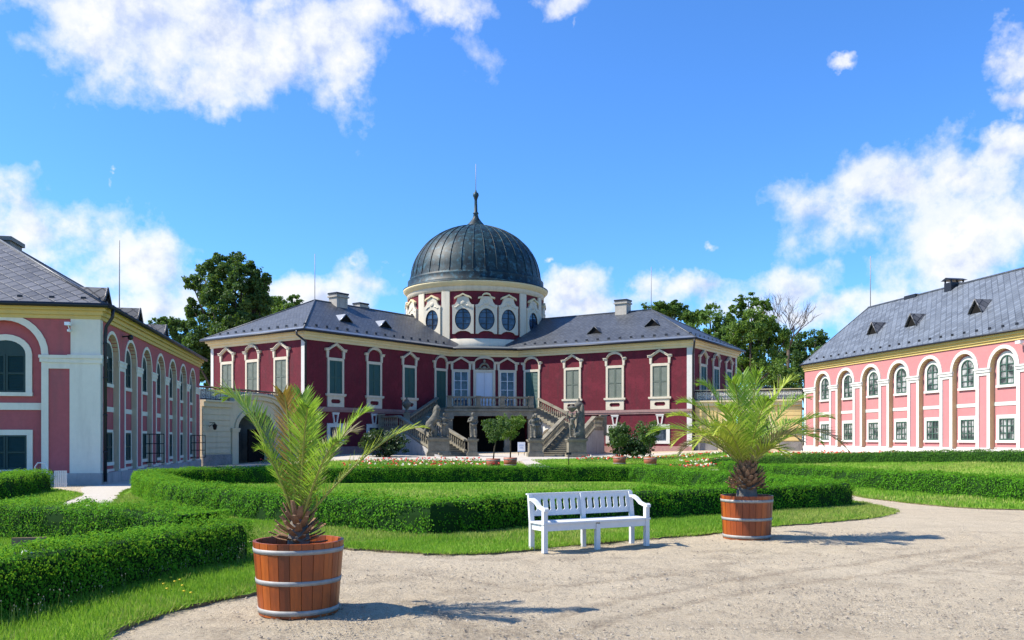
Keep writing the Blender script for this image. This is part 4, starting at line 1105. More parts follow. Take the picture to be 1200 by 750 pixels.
# downpipes at the near corners
for c_, o_, lb in ((cl, np.array([.10,-.18]), 0), (cr, np.array([.05,-.2]), 1)):
    p = c_-PC; g = MB(); q = c_ + (np.array([-.45,-.62]) if lb == 0 else np.array([.05,-.75])) - PC
    g.tube([(q[0],q[1],9.8),(q[0],q[1],9.5),(p[0]+o_[0]*1.5,p[1]+o_[1]*1.5,9.0),(p[0]+o_[0],p[1]+o_[1],8.6),(p[0]+o_[0],p[1]+o_[1],.2)],.085,8); g.build('downpipe', M['gutter'], pal)

# ---- drum and dome
DR = 6.72; n = 96; ax0 = math.atan2(-U[1], -U[0])      # towards the viewer along the axis
d = MB(); d.lathe([(DR,9.6),(DR,15.6)], n); d.build('drum', M['red'], pal)
w = MB(); w.lathe([(DR,9.6),(DR+.10,9.6),(DR+.10,10.98),(DR,11.03)], n)
w.lathe([(DR,15.42),(DR+.09,15.42),(DR+.10,15.95)], n); 
def seg_box(mb, phi, wd, r0, r1, z0_, z1_):
    """curved block on the drum, phi in degrees from the axis, wd wide"""
    da = wd/r1/2; a0 = ax0+R(phi)-da; k = 4
    for i in range(k):
        b0, b1 = a0+2*da*i/k, a0+2*da*(i+1)/k
        vs = [(r*math.cos(b), r*math.sin(b), z) for z in (z0_,z1_) for r, b in ((r0,b0),(r1,b0),(r1,b1),(r0,b1))]
        mb.add(vs, [(0,3,2,1),(4,5,6,7),(0,1,5,4),(1,2,6,5),(2,3,7,6),(3,0,4,7)])
for q in range(4):
    for s in (32.6, 57.4): seg_box(w, q*90+s, .82, DR-.05, DR+.13, 10.98, 15.43)
    # panels beside the big bays
w.build('drum_trim', M['ivory'], pal)
c = MB(); c.lathe([(DR,15.92),(DR+.18,15.92),(DR+.20,16.02),(DR+.30,16.06),(DR+.32,16.14),(DR+.46,16.22),(DR+.48,16.34),(DR+.2,16.46)], n); c.build('drum_cornice', M['ochre'], pal)
def oval(phi, kind):
    a = ax0+R(phi); Mx = Matrix.Rotation(a, 4, 'Z') @ Matrix.Translation((DR,0,0)) @ Matrix.Rotation(math.pi/2, 4, 'Z')
    # local x runs along the wall, -y outward
    key = ('oval', kind)
    if key in protos: w_ = dup(protos[key], pal)
    else:
        f = MB(); E1 = [(.76*math.cos(t), 12.80+1.00*math.sin(t)) for t in np.linspace(0, 2*math.pi, 28, endpoint=False)]
        out = [(-1.0,11.45),(-.76,11.45),(-.55,11.62),(-.25,11.72),(.25,11.72),(.55,11.62),(.76,11.45),(1.0,11.45),(1.0,13.90),(1.03,13.94),(1.03,14.12),(.80,14.16),(.62,14.4),(.54,14.7),(.60,14.9),(-.60,14.9),(-.54,14.7),(-.62,14.4),(-.80,14.16),(-1.03,14.12),(-1.03,13.94),(-1.0,13.90)]
        f.plate(out, [E1[::1]], -.16, .10)
        f.ball((0,-.15,14.3),(.26,.09,.24),10)
        for s in (-1,1): f.tube([(s*.28,-.16,14.1),(s*.5,-.17,14.05),(s*.62,-.16,13.9),(s*.8,-.16,13.92)],[.06,.07,.06,.04],6)
        w_ = f.build('oval_window', M['ivory'], pal)
        p_ = MB()
        if kind == 'seg': tp = [(-.78,14.72),(-.45,14.80)]+[(-.40*math.cos(math.pi*i/10),14.86+.28*math.sin(math.pi*i/10)) for i in range(11)]+[(.45,14.80),(.78,14.72)]
        else: tp = [(-.80,14.70),(-.6,14.84),(-.3,14.94),(0,15.10),(.3,14.94),(.6,14.84),(.80,14.70)]
        for a_, b_ in zip(tp[:-1], tp[1:]): p_.prism([(a_[0],a_[1]-.06),(b_[0],b_[1]-.06),(b_[0],b_[1]+.10),(a_[0],a_[1]+.10)], -.26, 0)
        p_.build('pediment', M['ochre'], w_)
        g = MB(); g.prism(E1, -.05, -.04); g.build('pane', M['blueglass'], w_)
        b_ = MB(); b_.box(-.035,.035,-.10,-.05,11.84,13.76)
        for zz in (12.4,12.95,13.4): b_.box(-.70,.70,-.085,-.052,zz-.02,zz+.02)
        for i in range(28):
            p0, p1 = E1[i], E1[(i+1)%28]; cx, cz = 0, 12.80; f_ = .92
            b_.prism([(cx+(p0[0]-cx)*f_,cz+(p0[1]-cz)*f_),p0,p1,(cx+(p1[0]-cx)*f_,cz+(p1[1]-cz)*f_)], -.11, -.052)
        b_.build('sash', M['iron'], w_)
        protos[key] = w_
    w_.matrix_local = Mx
for phi in (-18.2, 0, 18.2): oval(phi, 'seg' if phi == 0 else 'ang')
for phi in (-45, 45): oval(phi, 'ang')
for q in (-90, 90):
    for s in (-18.2,0,18.2): oval(q+s, 'seg' if s == 0 else 'ang')
DM = MB()
DM.lathe([(DR+.50,16.36),(DR+.50,16.44),(DR+.22,16.55),(DR+.05,16.7),(DR+.04,17.25)], n)
R0 = 6.42; ZB = 17.25; HH = 5.5
prof = [(DR+.04,17.25),(R0+.12,17.3),(R0+.1,17.5)]
for i in range(1, 25):
    t = math.pi/2*i/24; prof.append((R0*math.cos(t)+.02, ZB+.2+HH*math.sin(t)))
prof[-1] = (.35, prof[-1][1]-.01)
DM.lathe(prof, n)
dome = DM.build('dome', M['copper'], pal)
sm = MB()
for k in range(36):
    a = 2*math.pi*k/36; pts = [((r+.03)*math.cos(a),(r+.03)*math.sin(a),z+.02) for r, z in prof[2:-1]]; sm.tube(pts, .032, 5, cap=False)
for i in (0,):
    pass
sm.build('standing_seam', M['copper'], dome)
f = MB(); zf = ZB+.2+HH-.10
f.lathe([(1.05,zf-.25),(1.02,zf+.10),(.92,zf+.18),(.86,zf+.3),(.56,zf+.62),(.3,zf+1.0),(.22,zf+1.35),(.28,zf+1.4),(.28,zf+1.5),(.17,zf+1.6),(.14,zf+2.8),(.22,zf+3.05),(.31,zf+3.25),(.27,zf+3.45),(.1,zf+3.6),(.05,zf+3.8)], 20)
f.build('finial', M['copper'], dome)
f = MB(); f.tube([(0,0,zf+3.7),(0,0,zf+6.4)],.03,6); f.build('lightning_rod', M['steel'], dome)
# thin ladder on the hidden side of the drum
la = MB()
for s in (-.2,.2): la.tube([(-7.05+s,1.5,11.5),(-7.05+s,1.5,15.4)],.025,5)
for k in range(12): la.tube([(-7.25,1.5,11.8+.3*k),(-6.85,1.5,11.8+.3*k)],.018,5)
la.build('ladder', M['steel'], pal)

# ================================================================== STAIRCASE
SO = np.array([-2.35, 78.55]); SA = R(-7.6)
sr = np.array([math.cos(SA), -math.sin(SA)]); sq = -np.array([math.sin(SA), math.cos(SA)])   # right, towards the viewer
stair = thing('double_staircase', 'weathered sandstone double staircase rising to the balcony before the white palace door', 'staircase', (SO[0], SO[1], 0), math.atan2(sr[1], sr[0]))
# local: x = right, y = away; towards the viewer is -y
BAL = [(.055,0),(.055,.06),(.035,.09),(.075,.24),(.08,.30),(.05,.46),(.04,.54),(.055,.60),(.055,.66)]
def balustrade(name, p0, p1, h=.95, sp=.27, piers=True, parent=None):
    p0 = Vector(p0); p1 = Vector(p1); m = MB(); d = p1-p0; Lh = math.hypot(d.x, d.y); ang = math.atan2(d.y, d.x); sl = d.z/Lh
    def rail(z0, z1, w):
        vs = []
        for t in (0, Lh):
            for y in (-w, w):
                for z in (z0, z1): vs.append((t, y, z+sl*t))
        m.add(vs, [(0,2,3,1),(4,5,7,6),(0,1,5,4),(2,6,7,3),(1,3,7,5),(0,4,6,2)], Matrix.Translation(p0) @ Matrix.Rotation(ang,4,'Z'))
    rail(-.02, .14, .15); rail(h-.15, h, .17)
    n = max(1, int(Lh/sp)); T0 = Matrix.Translation(p0) @ Matrix.Rotation(ang,4,'Z')
    hh = (h-.29)/.66
    for k in range(n):
        t = Lh*(k+.5)/n; m.lathe([(r, z*hh) for r, z in BAL], 8, (t, 0, .14+sl*t), T0)
    return m.build(name, M['stone'], parent or stair)
def pier(mb, x, y, z0, z1, w=.24):
    mb.box(x-w, x+w, y-w, y+w, z0, z1); mb.box(x-w-.05, x+w+.05, y-w-.05, y+w+.05, z1, z1+.10); mb.box(x-w-.03, x+w+.03, y-w-.03, y+w+.03, z0, z0+.25)
FZ = 4.45
b = MB(); b.box(-3.75,3.75,-3.75,-.12,4.12,FZ); b.box(-3.9,3.9,-3.9,-3.6,3.72,4.13); b.box(-3.85,-3.5,-3.6,-.12,3.72,4.12); b.box(3.5,3.85,-3.6,-.12,3.72,4.12)
b.box(-3.98,3.98,-3.98,-3.7,4.13,4.30); b.build('balcony', M['stone'], stair)
balustrade('balustrade', (-3.3,-3.72,FZ), (-1.25,-3.72,FZ)); balustrade('balustrade', (-.85,-3.72,FZ), (.85,-3.72,FZ)); balustrade('balustrade', (1.25,-3.72,FZ), (3.3,-3.72,FZ))
for x in (-3.55,-1.05,1.05,3.55): p = MB(); pier(p, x, -3.72, FZ, FZ+.9, .19); p.build('balustrade_pier', M['stone'], stair)
for x in (-3.5,-1.45,1.45,3.5):
    p = MB(); p.box(x-.24,x+.24,-3.8,-3.32,.2,3.46); p.box(x-.33,x+.33,-3.9,-3.23,3.46,3.72); p.box(x-.3,x+.3,-3.86,-3.27,.2,1.0); p.build('pillar', M['stone'], stair)
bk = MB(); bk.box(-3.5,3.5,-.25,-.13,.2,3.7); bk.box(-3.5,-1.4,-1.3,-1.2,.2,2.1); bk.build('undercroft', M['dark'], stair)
for s in (-1, 1):
    # lower flight, landing, upper flight on this side
    a = np.array([s*3.72,-14.3]); c2 = np.array([s*6.75,-8.6]); d = c2-a; L = np.linalg.norm(d); d /= L; nrm = np.array([-d[1], d[0]])*s  # nrm points to the inner side
    z0_, zl = .41, 2.62; ns = 14; hw = 1.15
    M2 = Matrix.Translation((a[0],a[1],0)) @ Matrix.Rotation(math.atan2(d[1],d[0]),4,'Z')
    stp = MB()
    for k in range(ns):
        zt = z0_+(zl-z0_)*(k+1)/ns; stp.box(L*k/ns, L*(k+1)/ns+.04, -hw, hw, zt-(zl-z0_)/ns-.0, zt-.05, M2); stp.box(L*k/ns-.035, L*(k+1)/ns+.03, -hw+.001, hw-.001, zt-.05, zt, M2)
    stp.build('step', M['stone'], stair)
    side = MB()
    for q in (-1, 1):
        side.prism([(0,-.2),(L,-.2),(L,zl-.02),(0,z0_-.02)], q*(hw+.12)-.12, q*(hw+.12)+.12, M2)
    Lx = np.array([s*7.55,-7.35]); 
    side.prism([(-1.6,-.2),(1.5,-.2),(1.5,zl-.16),(-1.6,zl-.16)], -1.25, 1.35, Matrix.Translation((Lx[0],Lx[1],0)) @ Matrix.Rotation(math.atan2(d[1],d[0]),4,'Z'))
    side.build('stair_wall', M['greyplaster'], stair)
    ld = MB(); ld.box(-1.65,1.55,-1.3,1.4,zl-.16,zl,Matrix.Translation((Lx[0],Lx[1],0)) @ Matrix.Rotation(math.atan2(d[1],d[0]),4,'Z')); ld.build('landing', M['stone'], stair)
    for q in (-1, 1):
        o = nrm*q*(hw+.12)
        P0 = a+o+d*(1.35 if q < 0 else .62); P1 = c2+o-d*.05
        balustrade('balustrade', (P0[0],P0[1],z0_+.12+(zl-z0_)*(1.35 if q < 0 else .62)/L), (P1[0],P1[1],zl), .98, .3)
    o = -nrm*(hw+.12); P1 = c2+o+d*.1; P2 = P1+d*2.6
    balustrade('balustrade', (P1[0],P1[1],zl), (P2[0],P2[1],zl), .98, .3)
    # upper flight back to the balcony
    u0 = np.array([s*6.3,-6.6]); u1 = np.array([s*3.75,-2.3]); du = u1-u0; Lu = np.linalg.norm(du); du /= Lu
    M3 = Matrix.Translation((u0[0],u0[1],0)) @ Matrix.Rotation(math.atan2(du[1],du[0]),4,'Z')
    us = MB(); nu = 11
    for k in range(nu):
        zt = zl+(FZ-zl)*(k+1)/nu; us.box(Lu*k/nu, Lu*(k+1)/nu, -.85, .85, zt-.34, zt, M3)
    us.prism([(0,zl-.35),(Lu,FZ-.35),(Lu,FZ-.02),(0,zl-.02)], .85*(1 if s < 0 else -1)-.12, .85*(1 if s < 0 else -1)+.12, M3)
    us.build('upper_step', M['stone'], stair)
    wl_ = MB(); wl_.plate([(-.3,.1),(Lu,.1),(Lu,FZ-.4),(-.3,zl-.4)], [arch_poly(Lu*.48,.85,.3,1.75,10)], -.1, .25, M3); wl_.build('stair_wall', M['white'], stair)
    o = np.array([-du[1],du[0]])*(1 if s < 0 else -1)*.87
    P0 = u0+o; P1 = u1+o
    balustrade('balustrade', (P0[0],P0[1],zl+.02), (P1[0],P1[1],FZ), .95, .27)
    nw = MB(); q = u0+o-du*.3; pier(nw, q[0], q[1], zl-.1, zl+1.15, .26); nw.build('newel', M['stone'], stair); nw = MB(); q2 = c2+nrm*(hw+.12)+d*.3; 
    q3 = P2+d*.25; pier(nw, q3[0], q3[1], zl-.6, zl+1.05, .25); nw.build('newel', M['stone'], stair)
    Wm = stair.location
    def toworld(q): return (SO[0]+sr[0]*q[0]-sq[0]*q[1], SO[1]+sr[1]*q[0]-sq[1]*q[1])
    ux, uy = toworld(u0+o-du*.3)
    um = MB(); um.lathe([(.0,0),(.2,0),(.2,.1),(.09,.2),(.1,.3),(.34,.62),(.40,.82),(.33,.9),(.2,.98),(.22,1.05),(.06,1.16),(.09,1.25),(0,1.34)], 14)
    un = um.build('stone_urn', M['statue'], None); un.location = (ux, uy, zl+1.25)
    tag(un, 'carved stone urn on the %s stair newel, behind the %s' % (('left','rearing horse group') if s < 0 else ('right','raised arm group')), 'urn', 'urns on the stair newels')

# ---- statues: bodies grown from limbs and fused into one skin
def figure(parent, name, parts, voxel=.045):
    m = MB()
    for q in parts:
        if q[0] == 't': m.tube(q[1], q[2], 10)
        elif q[0] == 'b': m.ball(q[1], q[2], 12)
    o = m.build(name, M['statue'], parent)
    md = o.modifiers.new('fuse', 'REMESH'); md.mode = 'VOXEL'; md.voxel_size = voxel; md.use_smooth_shade = True
    s = o.modifiers.new('soft', 'SMOOTH'); s.iterations = 3; s.factor = .5
    tx = bpy.data.textures.get('carved') or bpy.data.textures.new('carved', 'CLOUDS'); tx.noise_scale = .16
    dp = o.modifiers.new('worn', 'DISPLACE'); dp.texture = tx; dp.strength = .05; dp.mid_level = .5; dp.texture_coords = 'LOCAL'
    return o
def man(z=0, x=0, y=0, lean=0., arm_l=None, arm_r=None, drape=True, step=.12, h=1.0, turn=0.):
    Q = []
    def p(a, b, c): return (x+(a+lean*c)*h, y+b*h, z+c*h)
    Q.append(('t',[p(-.10,0,.06),p(-.12,.02,.5),p(-.11,0,.95)],[.085*h,.085*h,.13*h]))
    Q.append(('t',[p(.10+step,-.12,.06),p(.12+step*.6,-.14,.52),p(.11,0,.95)],[.085*h,.09*h,.13*h]))
    Q += [('b',p(-.1,-.07,.05),(.09*h,.16*h,.06*h)),('b',p(.1+step,-.2,.05),(.09*h,.16*h,.06*h))]
    Q.append(('t',[p(0,0,.92),p(0,.01,1.15),p(0,0,1.38),p(0,0,1.50)],[.20*h,.165*h,.22*h,.10*h]))
    Q.append(('t',[p(-.22,0,1.42),p(.22,0,1.42)],[.10*h,.10*h]))
    Q.append(('t',[p(0,0,1.45),p(0,-.02,1.62)],[.07*h,.065*h])); Q.append(('b',p(0+turn*.03,-.03,1.72),(.105*h,.125*h,.14*h))); Q.append(('b',p(turn*.1,-.16,1.70),(.025*h,.035*h,.035*h)))
    Q.append(('b',p(0,.03,1.77),(.125*h,.13*h,.11*h)))
    al = arm_l or [(-.24,0,1.42),(-.36,-.04,1.15),(-.22,-.22,1.02)]; ar = arm_r or [(.24,0,1.42),(.38,-.02,1.15),(.25,-.2,.98)]
    for A in (al, ar): Q.append(('t',[p(*q) for q in A],[.08*h,.065*h,.05*h])); Q.append(('b',p(*A[-1]),(.06*h,.06*h,.07*h)))
    if drape:
        Q.append(('t',[p(.05,.1,.0),p(.0,.10,.5),p(-.02,.05,1.0),p(-.18,.05,1.42)],[.22*h,.20*h,.20*h,.10*h]))
        Q.append(('t',[p(-.2,-.1,1.05),p(.02,-.2,.92),p(.24,-.08,1.02)],[.07*h,.09*h,.07*h]))
        Q.append(('t',[p(.2,-.06,1.0),p(.26,-.03,.5),p(.24,0,.05)],[.08*h,.09*h,.12*h]))
    return Q
def pedestal(parent, x0, x1, y0, y1, z0, z1):
    m = MB(); m.box(x0-.12,x1+.12,y0-.12,y1+.12,z0-.3,z0+.28); m.box(x0-.06,x1+.06,y0-.06,y1+.06,z0+.28,z0+.38); m.box(x0,x1,y0,y1,z0+.38,z1-.2)
    m.box(x0+.18,x1-.18,y0-.03,y0,z0+.5,z1-.34); m.box(x0-.08,x1+.08,y0-.08,y1+.08,z1-.2,z1-.1); m.box(x0-.13,x1+.13,y0-.13,y1+.13,z1-.1,z1)
    return m.build('pedestal', M['stone'], parent)
ang0 = math.atan2(sr[1], sr[0])
GS = 'stone figures at the foot of the staircase'
def statue(px, d, label, zp, halfw, parts, group=GS, x2=None):
    X, Y = at(px, d); z = tz(X, Y)
    t = thing('statue', label, 'statue', (X, Y, z), ang0, group)
    t.scale = (.89,)*3
    pedestal(t, -halfw, halfw, -.45, .45, 0, zp)
    m = MB(); m.box(-halfw+.05, halfw-.05, -.36, .36, zp, zp+.12); m.build('base', M['statue'], t)
    return t
t = statue(514, 64.2, 'stone group of a rearing horse with a groom, left of the stairs', 1.5, .88, None)
zb = 1.6
figure(t, 'horse', [('t',[(-.95,.1,zb+.75),(-.75,.1,zb+1.05),(-.45,.1,zb+1.35),(-.22,.08,zb+1.75)],[.22,.36,.36,.32]),
  ('t',[(-.22,.08,zb+1.7),(-.12,.06,zb+2.15),(-.12,.05,zb+2.5)],[.30,.22,.16]),('t',[(-.16,.05,zb+2.52),(.02,-.02,zb+2.44),(.16,-.08,zb+2.22)],[.15,.13,.085]),
  ('t',[(-.2,.0,zb+2.6),(-.2,0,zb+2.76)],[.05,.02]),('t',[(-.1,.1,zb+2.6),(-.1,.1,zb+2.76)],[.05,.02]),
  ('t',[(-.25,.12,zb+2.55),(-.38,.12,zb+2.1),(-.45,.12,zb+1.7)],[.09,.12,.07]),
  ('t',[(-.7,-.08,zb+.95),(-.45,-.12,zb+.6),(-.62,-.12,zb+.35),(-.52,-.14,zb+.02)],[.26,.15,.09,.09]),('t',[(-.8,.28,zb+.9),(-.58,.3,zb+.6),(-.75,.3,zb+.35),(-.66,.3,zb+.02)],[.24,.15,.09,.09]),
  ('t',[(-.1,-.08,zb+1.5),(.18,-.12,zb+1.42),(.1,-.14,zb+1.1),(.2,-.18,zb+.98)],[.16,.11,.07,.07]),('t',[(-.08,.25,zb+1.55),(.25,.24,zb+1.62),(.3,.22,zb+1.3)],[.15,.10,.06]),
  ('t',[(-1.02,.1,zb+.8),(-1.15,.1,zb+.45),(-1.05,.1,zb+.1)],[.09,.14,.08]),('b',(-.3,.1,zb+.35),(.22,.2,.55))], .05)
figure(t, 'man', man(zb+.0,.50,-.05,-.03,arm_l=[(-.24,0,1.42),(-.42,-.02,1.55),(-.48,-.05,1.85)],arm_r=[(.24,0,1.42),(.42,-.05,1.2),(.55,-.2,1.25)],h=1.10))
t = statue(553.5, 64.2, 'draped stone man on a pedestal at the left stair foot, beside the dark undercroft', 1.45, .37, None)
figure(t, 'man', man(1.56,0,0,0.02,arm_l=[(-.24,0,1.42),(-.36,-.06,1.16),(-.08,-.24,1.25)],h=1.12))
t = statue(627, 64.2, 'two entwined stone figures on paired pedestals at the right stair foot', 1.42, .54, None)
figure(t, 'man', man(1.54,-.26,-.05,.08,arm_r=[(.24,0,1.42),(.42,-.05,1.3),(.5,-.1,1.5)],h=1.05)); figure(t, 'woman', man(1.54,.28,.05,-.08,arm_l=[(-.24,0,1.42),(-.42,-.05,1.35),(-.36,-.2,1.6)],h=1.10,turn=-1))
t = statue(675.5, 63.6, 'stone group with raised arms before a tall rock, rightmost stair pedestal', 1.5, .74, None)
figure(t, 'man', man(1.6,-.38,-.05,0,arm_l=[(-.24,0,1.42),(-.40,-.03,1.7),(-.30,-.05,1.98)],arm_r=[(.24,0,1.42),(.38,-.05,1.7),(.30,-.05,2.0)],h=1.1,drape=False))
figure(t, 'rock', [('t',[(.35,.05,1.6),(.33,.05,2.4),(.42,.02,3.1),(.48,0,3.9),(.52,0,4.35)],[.42,.38,.30,.20,.09]),('b',(.0,-.12,1.85),(.3,.25,.28)),('t',[(.1,-.15,1.7),(.32,-.2,2.3),(.25,-.15,2.8)],[.16,.14,.1])], .05)
m = MB(); m.lathe([(.12,3.70),(.14,3.76),(.40,3.98),(.46,4.10),(.36,4.14),(.12,4.22),(.16,4.30),(0,4.36)],14,(-.38,-.05,0)); m.build('bowl', M['statue'], t)
# ================================================================== GARDEN WALLS
def garden_wall(name, label, A, B, zc, arch, wallm, coping, gate=True):
    A = np.array(A); B = np.array(B); d = B-A; L = float(np.linalg.norm(d)); zb = tz(*A)
    t = thing(name, label, 'wall', (A[0],A[1],zb), math.atan2(d[1],d[0]), 'garden walls joining the palace to the wings')
    I4 = Matrix.Identity(4); zc -= zb; ax, hw, sp, rise, inner = arch
    w = MB(); top = [(L,0),(L,zc)]
    if rise: top += [(ax+hw+.7,zc)] + [(ax+(hw+.7)*math.cos(math.pi*i/14), zc+rise*math.sin(math.pi*i/14)) for i in range(1,14)] + [(ax-hw-.7,zc)]
    top += [(0,zc),(0,0)]
    w.plate(top, [arch_poly(ax, hw, .02, sp, 14, rz=inner)] , 0, .7)
    w.build('wall', wallm, t)
    r = MB(); n = 8
    for k in range(n):                                            # rusticated bands with open joints between
        z0_, z1_ = .78+(zc-1.25)*k/n+.03, .78+(zc-1.25)*(k+1)/n-.012
        for a, b in ((.05, ax-hw-.75),(ax+hw+.75, L-.05)):
            if b-a > .3: r.box(a, b, -.05, 0, z0_, z1_)
    r.build('rustication', wallm, t)
    p = MB()
    for a, b in ((0,ax-hw-.68),(ax+hw+.68,L)): p.box(a,b,-.10,0,0,.72)
    p.build('plinth', M['plinth'], t)
    s = MB()
    for sx in (-1,1):
        x = ax+sx*(hw+.33); s.box(x-.32,x+.32,-.12,0,0,sp-.25); s.box(x-.38,x+.38,-.18,0,sp-.25,sp-.1); s.box(x-.41,x+.41,-.21,0,sp-.1,sp)
    arch_ring(s, ax, hw, hw+.3, sp, -.10, 0, I4, rz0=inner, rz1=inner+.3)
    s.build('gate_surround', coping, t)
    c = MB()
    pts = [(0,zc)]
    if rise: pts += [(ax-hw-.7,zc)]+[(ax-(hw+.7)*math.cos(math.pi*i/14), zc+rise*math.sin(math.pi*i/14)) for i in range(1,14)]+[(ax+hw+.7,zc)]
    pts += [(L,zc)]
    for a, b in zip(pts[:-1],pts[1:]):
        c.prism([(a[0],a[1]-.30),(b[0],b[1]-.30),(b[0],b[1]-.001),(a[0],a[1]-.001)],-.16,-.002)
        c.prism([(a[0],a[1]),(b[0],b[1]),(b[0],b[1]+.12),(a[0],a[1]+.12)],-.30,.75)
    c.build('cornice', coping, t)
    f = MB(); x = .1; zt = zc+.92                                 # scrolled iron railing along the top
    f.tube([(0,.15,zt),(L,.15,zt)],.03,6); f.tube([(0,.15,zc+.2),(L,.15,zc+.2)],.025,6)
    i = 0
    while x < L-.3:
        f.tube([(x,.15,zc+.1),(x,.15,zt)],.02,5)
        for s_ in (-1,1):
            cx, cz = x+.23, zc+.55+s_*.17
            q = [(cx+(.15-.012*j)*math.cos(j*.62+i),.15,cz+(.15-.012*j)*math.sin(j*.62+i)) for j in range(11)]; f.tube(q,.017,4)
        x += .46; i += 1
    f.build('iron_railing', M['iron'], t)
    b = MB(); b.box(0,L,.32,.42,zc+.1,zc+.84); b.build('parapet', M['white'], t)
    b = MB(); b.box(-.0,L,.26,.48,zc+.90,zc+1.02); b.build('coping', M['terracotta'] if gate else coping, t)
    # lining and shade behind the opening
    k = MB(); k.box(ax-hw-.4,ax-hw,.7,5.5,0,zc); k.box(ax+hw,ax+hw+.4,.7,5.5,0,zc); k.box(ax-hw-.4,ax+hw+.4,.7,5.8,zc,zc+.05)
    k.build('passage', M['greyplaster'], t)
    return t, L
gw, gL = garden_wall('garden_wall', 'cream rusticated wall with an arched gateway between the shaded wing and the palace', (-19.55,54.7), (-15.6,65.2), 4.1, (5.4,1.95,2.45,.62,1.15), M['wallcream'], M['wallcream'])
k = MB(); k.box(3.0,7.8,4.2,4.4,.0,4.1); k.box(5.6,7.34,.75,.85,0,2.4); k.build('gate_leaf_or_shade', M['dark'], gw)  # near-black back sheet stands in for the passage's shade, a leaf before it
gy, gyL = garden_wall('garden_wall', 'sunny yellow wall with iron scrollwork joining the palace to the pink wing', (14.9,70.7), (22.7,67.9), 4.72, (4.2,1.7,2.0,0,1.1), M['wallyellow'], M['ochre'], False)
k = MB()
for i in range(17): k.tube([(2.55+.206*i,.45,.05),(2.55+.206*i,.45,2.0+1.05*math.sqrt(max(0,1-((2.55+.206*i-4.2)/1.7)**2))-.03)],.018,5)
for zz in (.25,1.0,1.95): k.tube([(2.52,.45,zz),(5.88,.45,zz)],.025,5)
k.build('gate_leaf_or_shade', M['iron'], gy)
# lantern on its bracket
l = thing('wall_lantern', 'small black lantern on a bracket by the cream gateway wall', 'lantern', (-19.3,55.3,2.45), math.atan2(10.5,3.95))
c = MB(); c.tube([(0,0,.32),(0,-.45,.32)],.02,5); c.tube([(0,0,.05),(0,-.35,.3)],.015,5); c.build('bracket', M['iron'], l)
c = MB(); c.lathe([(.05,-.02),(.09,0),(.14,.26),(.16,.27),(.05,.38),(.02,.42)],8,(0,-.45,-.12)); c.build('lamp', M['iron'], l)
# shed roof seen over the right wall
s = thing('shed', 'small shed with a dark gabled roof behind the yellow wall', 'shed', (25.0,86.0,tz(25,86)), R(8))
c = MB(); c.box(-1.5,1.5,0,3,0,4.9); c.build('wall', M['oldwood'], s)
c = MB(); c.prism([(-2.0,4.75),(0,6.15),(2.0,4.75),(2.0,4.62),(0,6.0),(-2.0,4.62)],-.4,3.4); c.build('roof', M['gutter'], s)
c = MB(); c.prism([(-1.7,4.82),(1.7,4.82),(0,6.0)],-.02,.0); c.build('gable', M['oldwood'], s)

# ================================================================== BENCH
BA = math.atan2(13.89-12.95, 2.19-.46); BL = 1.96
bench = thing('garden_bench', 'white painted wooden bench with slotted back on the sandy edge of the lawn', 'bench', (.46,12.95,0), BA)
def leg(x, front):
    m = MB()
    if front: m.box(x-.035,x+.035,-.03,.04,0,.40 if abs(x-BL/2) < .1 else .655)
    else: m.prism([(0,0),(.055,0),(.055,.42),(.105,.855),(.06,.855),(.0,.44)],x-.035,x+.035, Matrix(((0,1,0,0),(1,0,0,.37),(0,0,1,0),(0,0,0,1))))
    return m
for x in (.035, BL/2, BL-.035):
    for f_ in (True, False): leg(x, f_).build('leg', M['benchwhite'], bench)
m = MB()
for k in range(4): m.box(-.01,BL+.01,-.045+.108*k,.055+.108*k,.425,.455)
sb = m.build('seat', M['benchwhite'], bench)
m = MB(); m.box(.07,BL/2-.036,-.015,.015,.325,.423); m.box(BL/2+.036,BL-.07,-.015,.015,.325,.423); m.box(.02,.05,.04,.37,.325,.423); m.box(BL-.05,BL-.02,.04,.37,.325,.423); m.box(.07,BL-.07,.375,.4,.33,.42)
m.build('apron', M['benchwhite'], bench)
for s_ in (0,1):
    x0, x1 = (.07, BL/2-.035) if s_ == 0 else (BL/2+.035, BL-.07)
    holes = []; n = 7
    for i in range(n):
        cx = x0+(x1-x0)*(i+.5)/n; w_ = .030
        holes.append([(cx,.585),(cx+w_,.62),(cx+w_*.8,.66),(cx+w_*.8,.72),(cx+w_,.755),(cx,.79),(cx-w_,.755),(cx-w_*.8,.72),(cx-w_*.8,.66),(cx-w_,.62)])
    m = MB(); Mx = Matrix.Translation((0,.405,0)) @ Matrix(((1,0,0,0),(0,1,.16,-.07),(0,0,1,0),(0,0,0,1)))
    m.plate([(x0,.52),(x1,.52),(x1,.845),(x0,.845)], holes, 0, .024, Mx); m.build('backrest', M['benchwhite'], bench)
m = MB(); m.box(-.005,BL+.005,.462,.512,.845,.868); m.build('top_rail', M['benchwhite'], bench)
for x in (.035, BL-.035):
    m = MB(); pts = [(-.06,.66),(-.02,.685),(.06,.675),(.16,.70),(.26,.765),(.36,.80),(.445,.80)]
    lo = [(a,b-.04) for a,b in pts]
    m.prism(pts[::-1]+lo, x-.036, x+.036, Matrix(((0,1,0,0),(1,0,0,0),(0,0,1,0),(0,0,0,1)))); m.build('armrest', M['benchwhite'], bench)

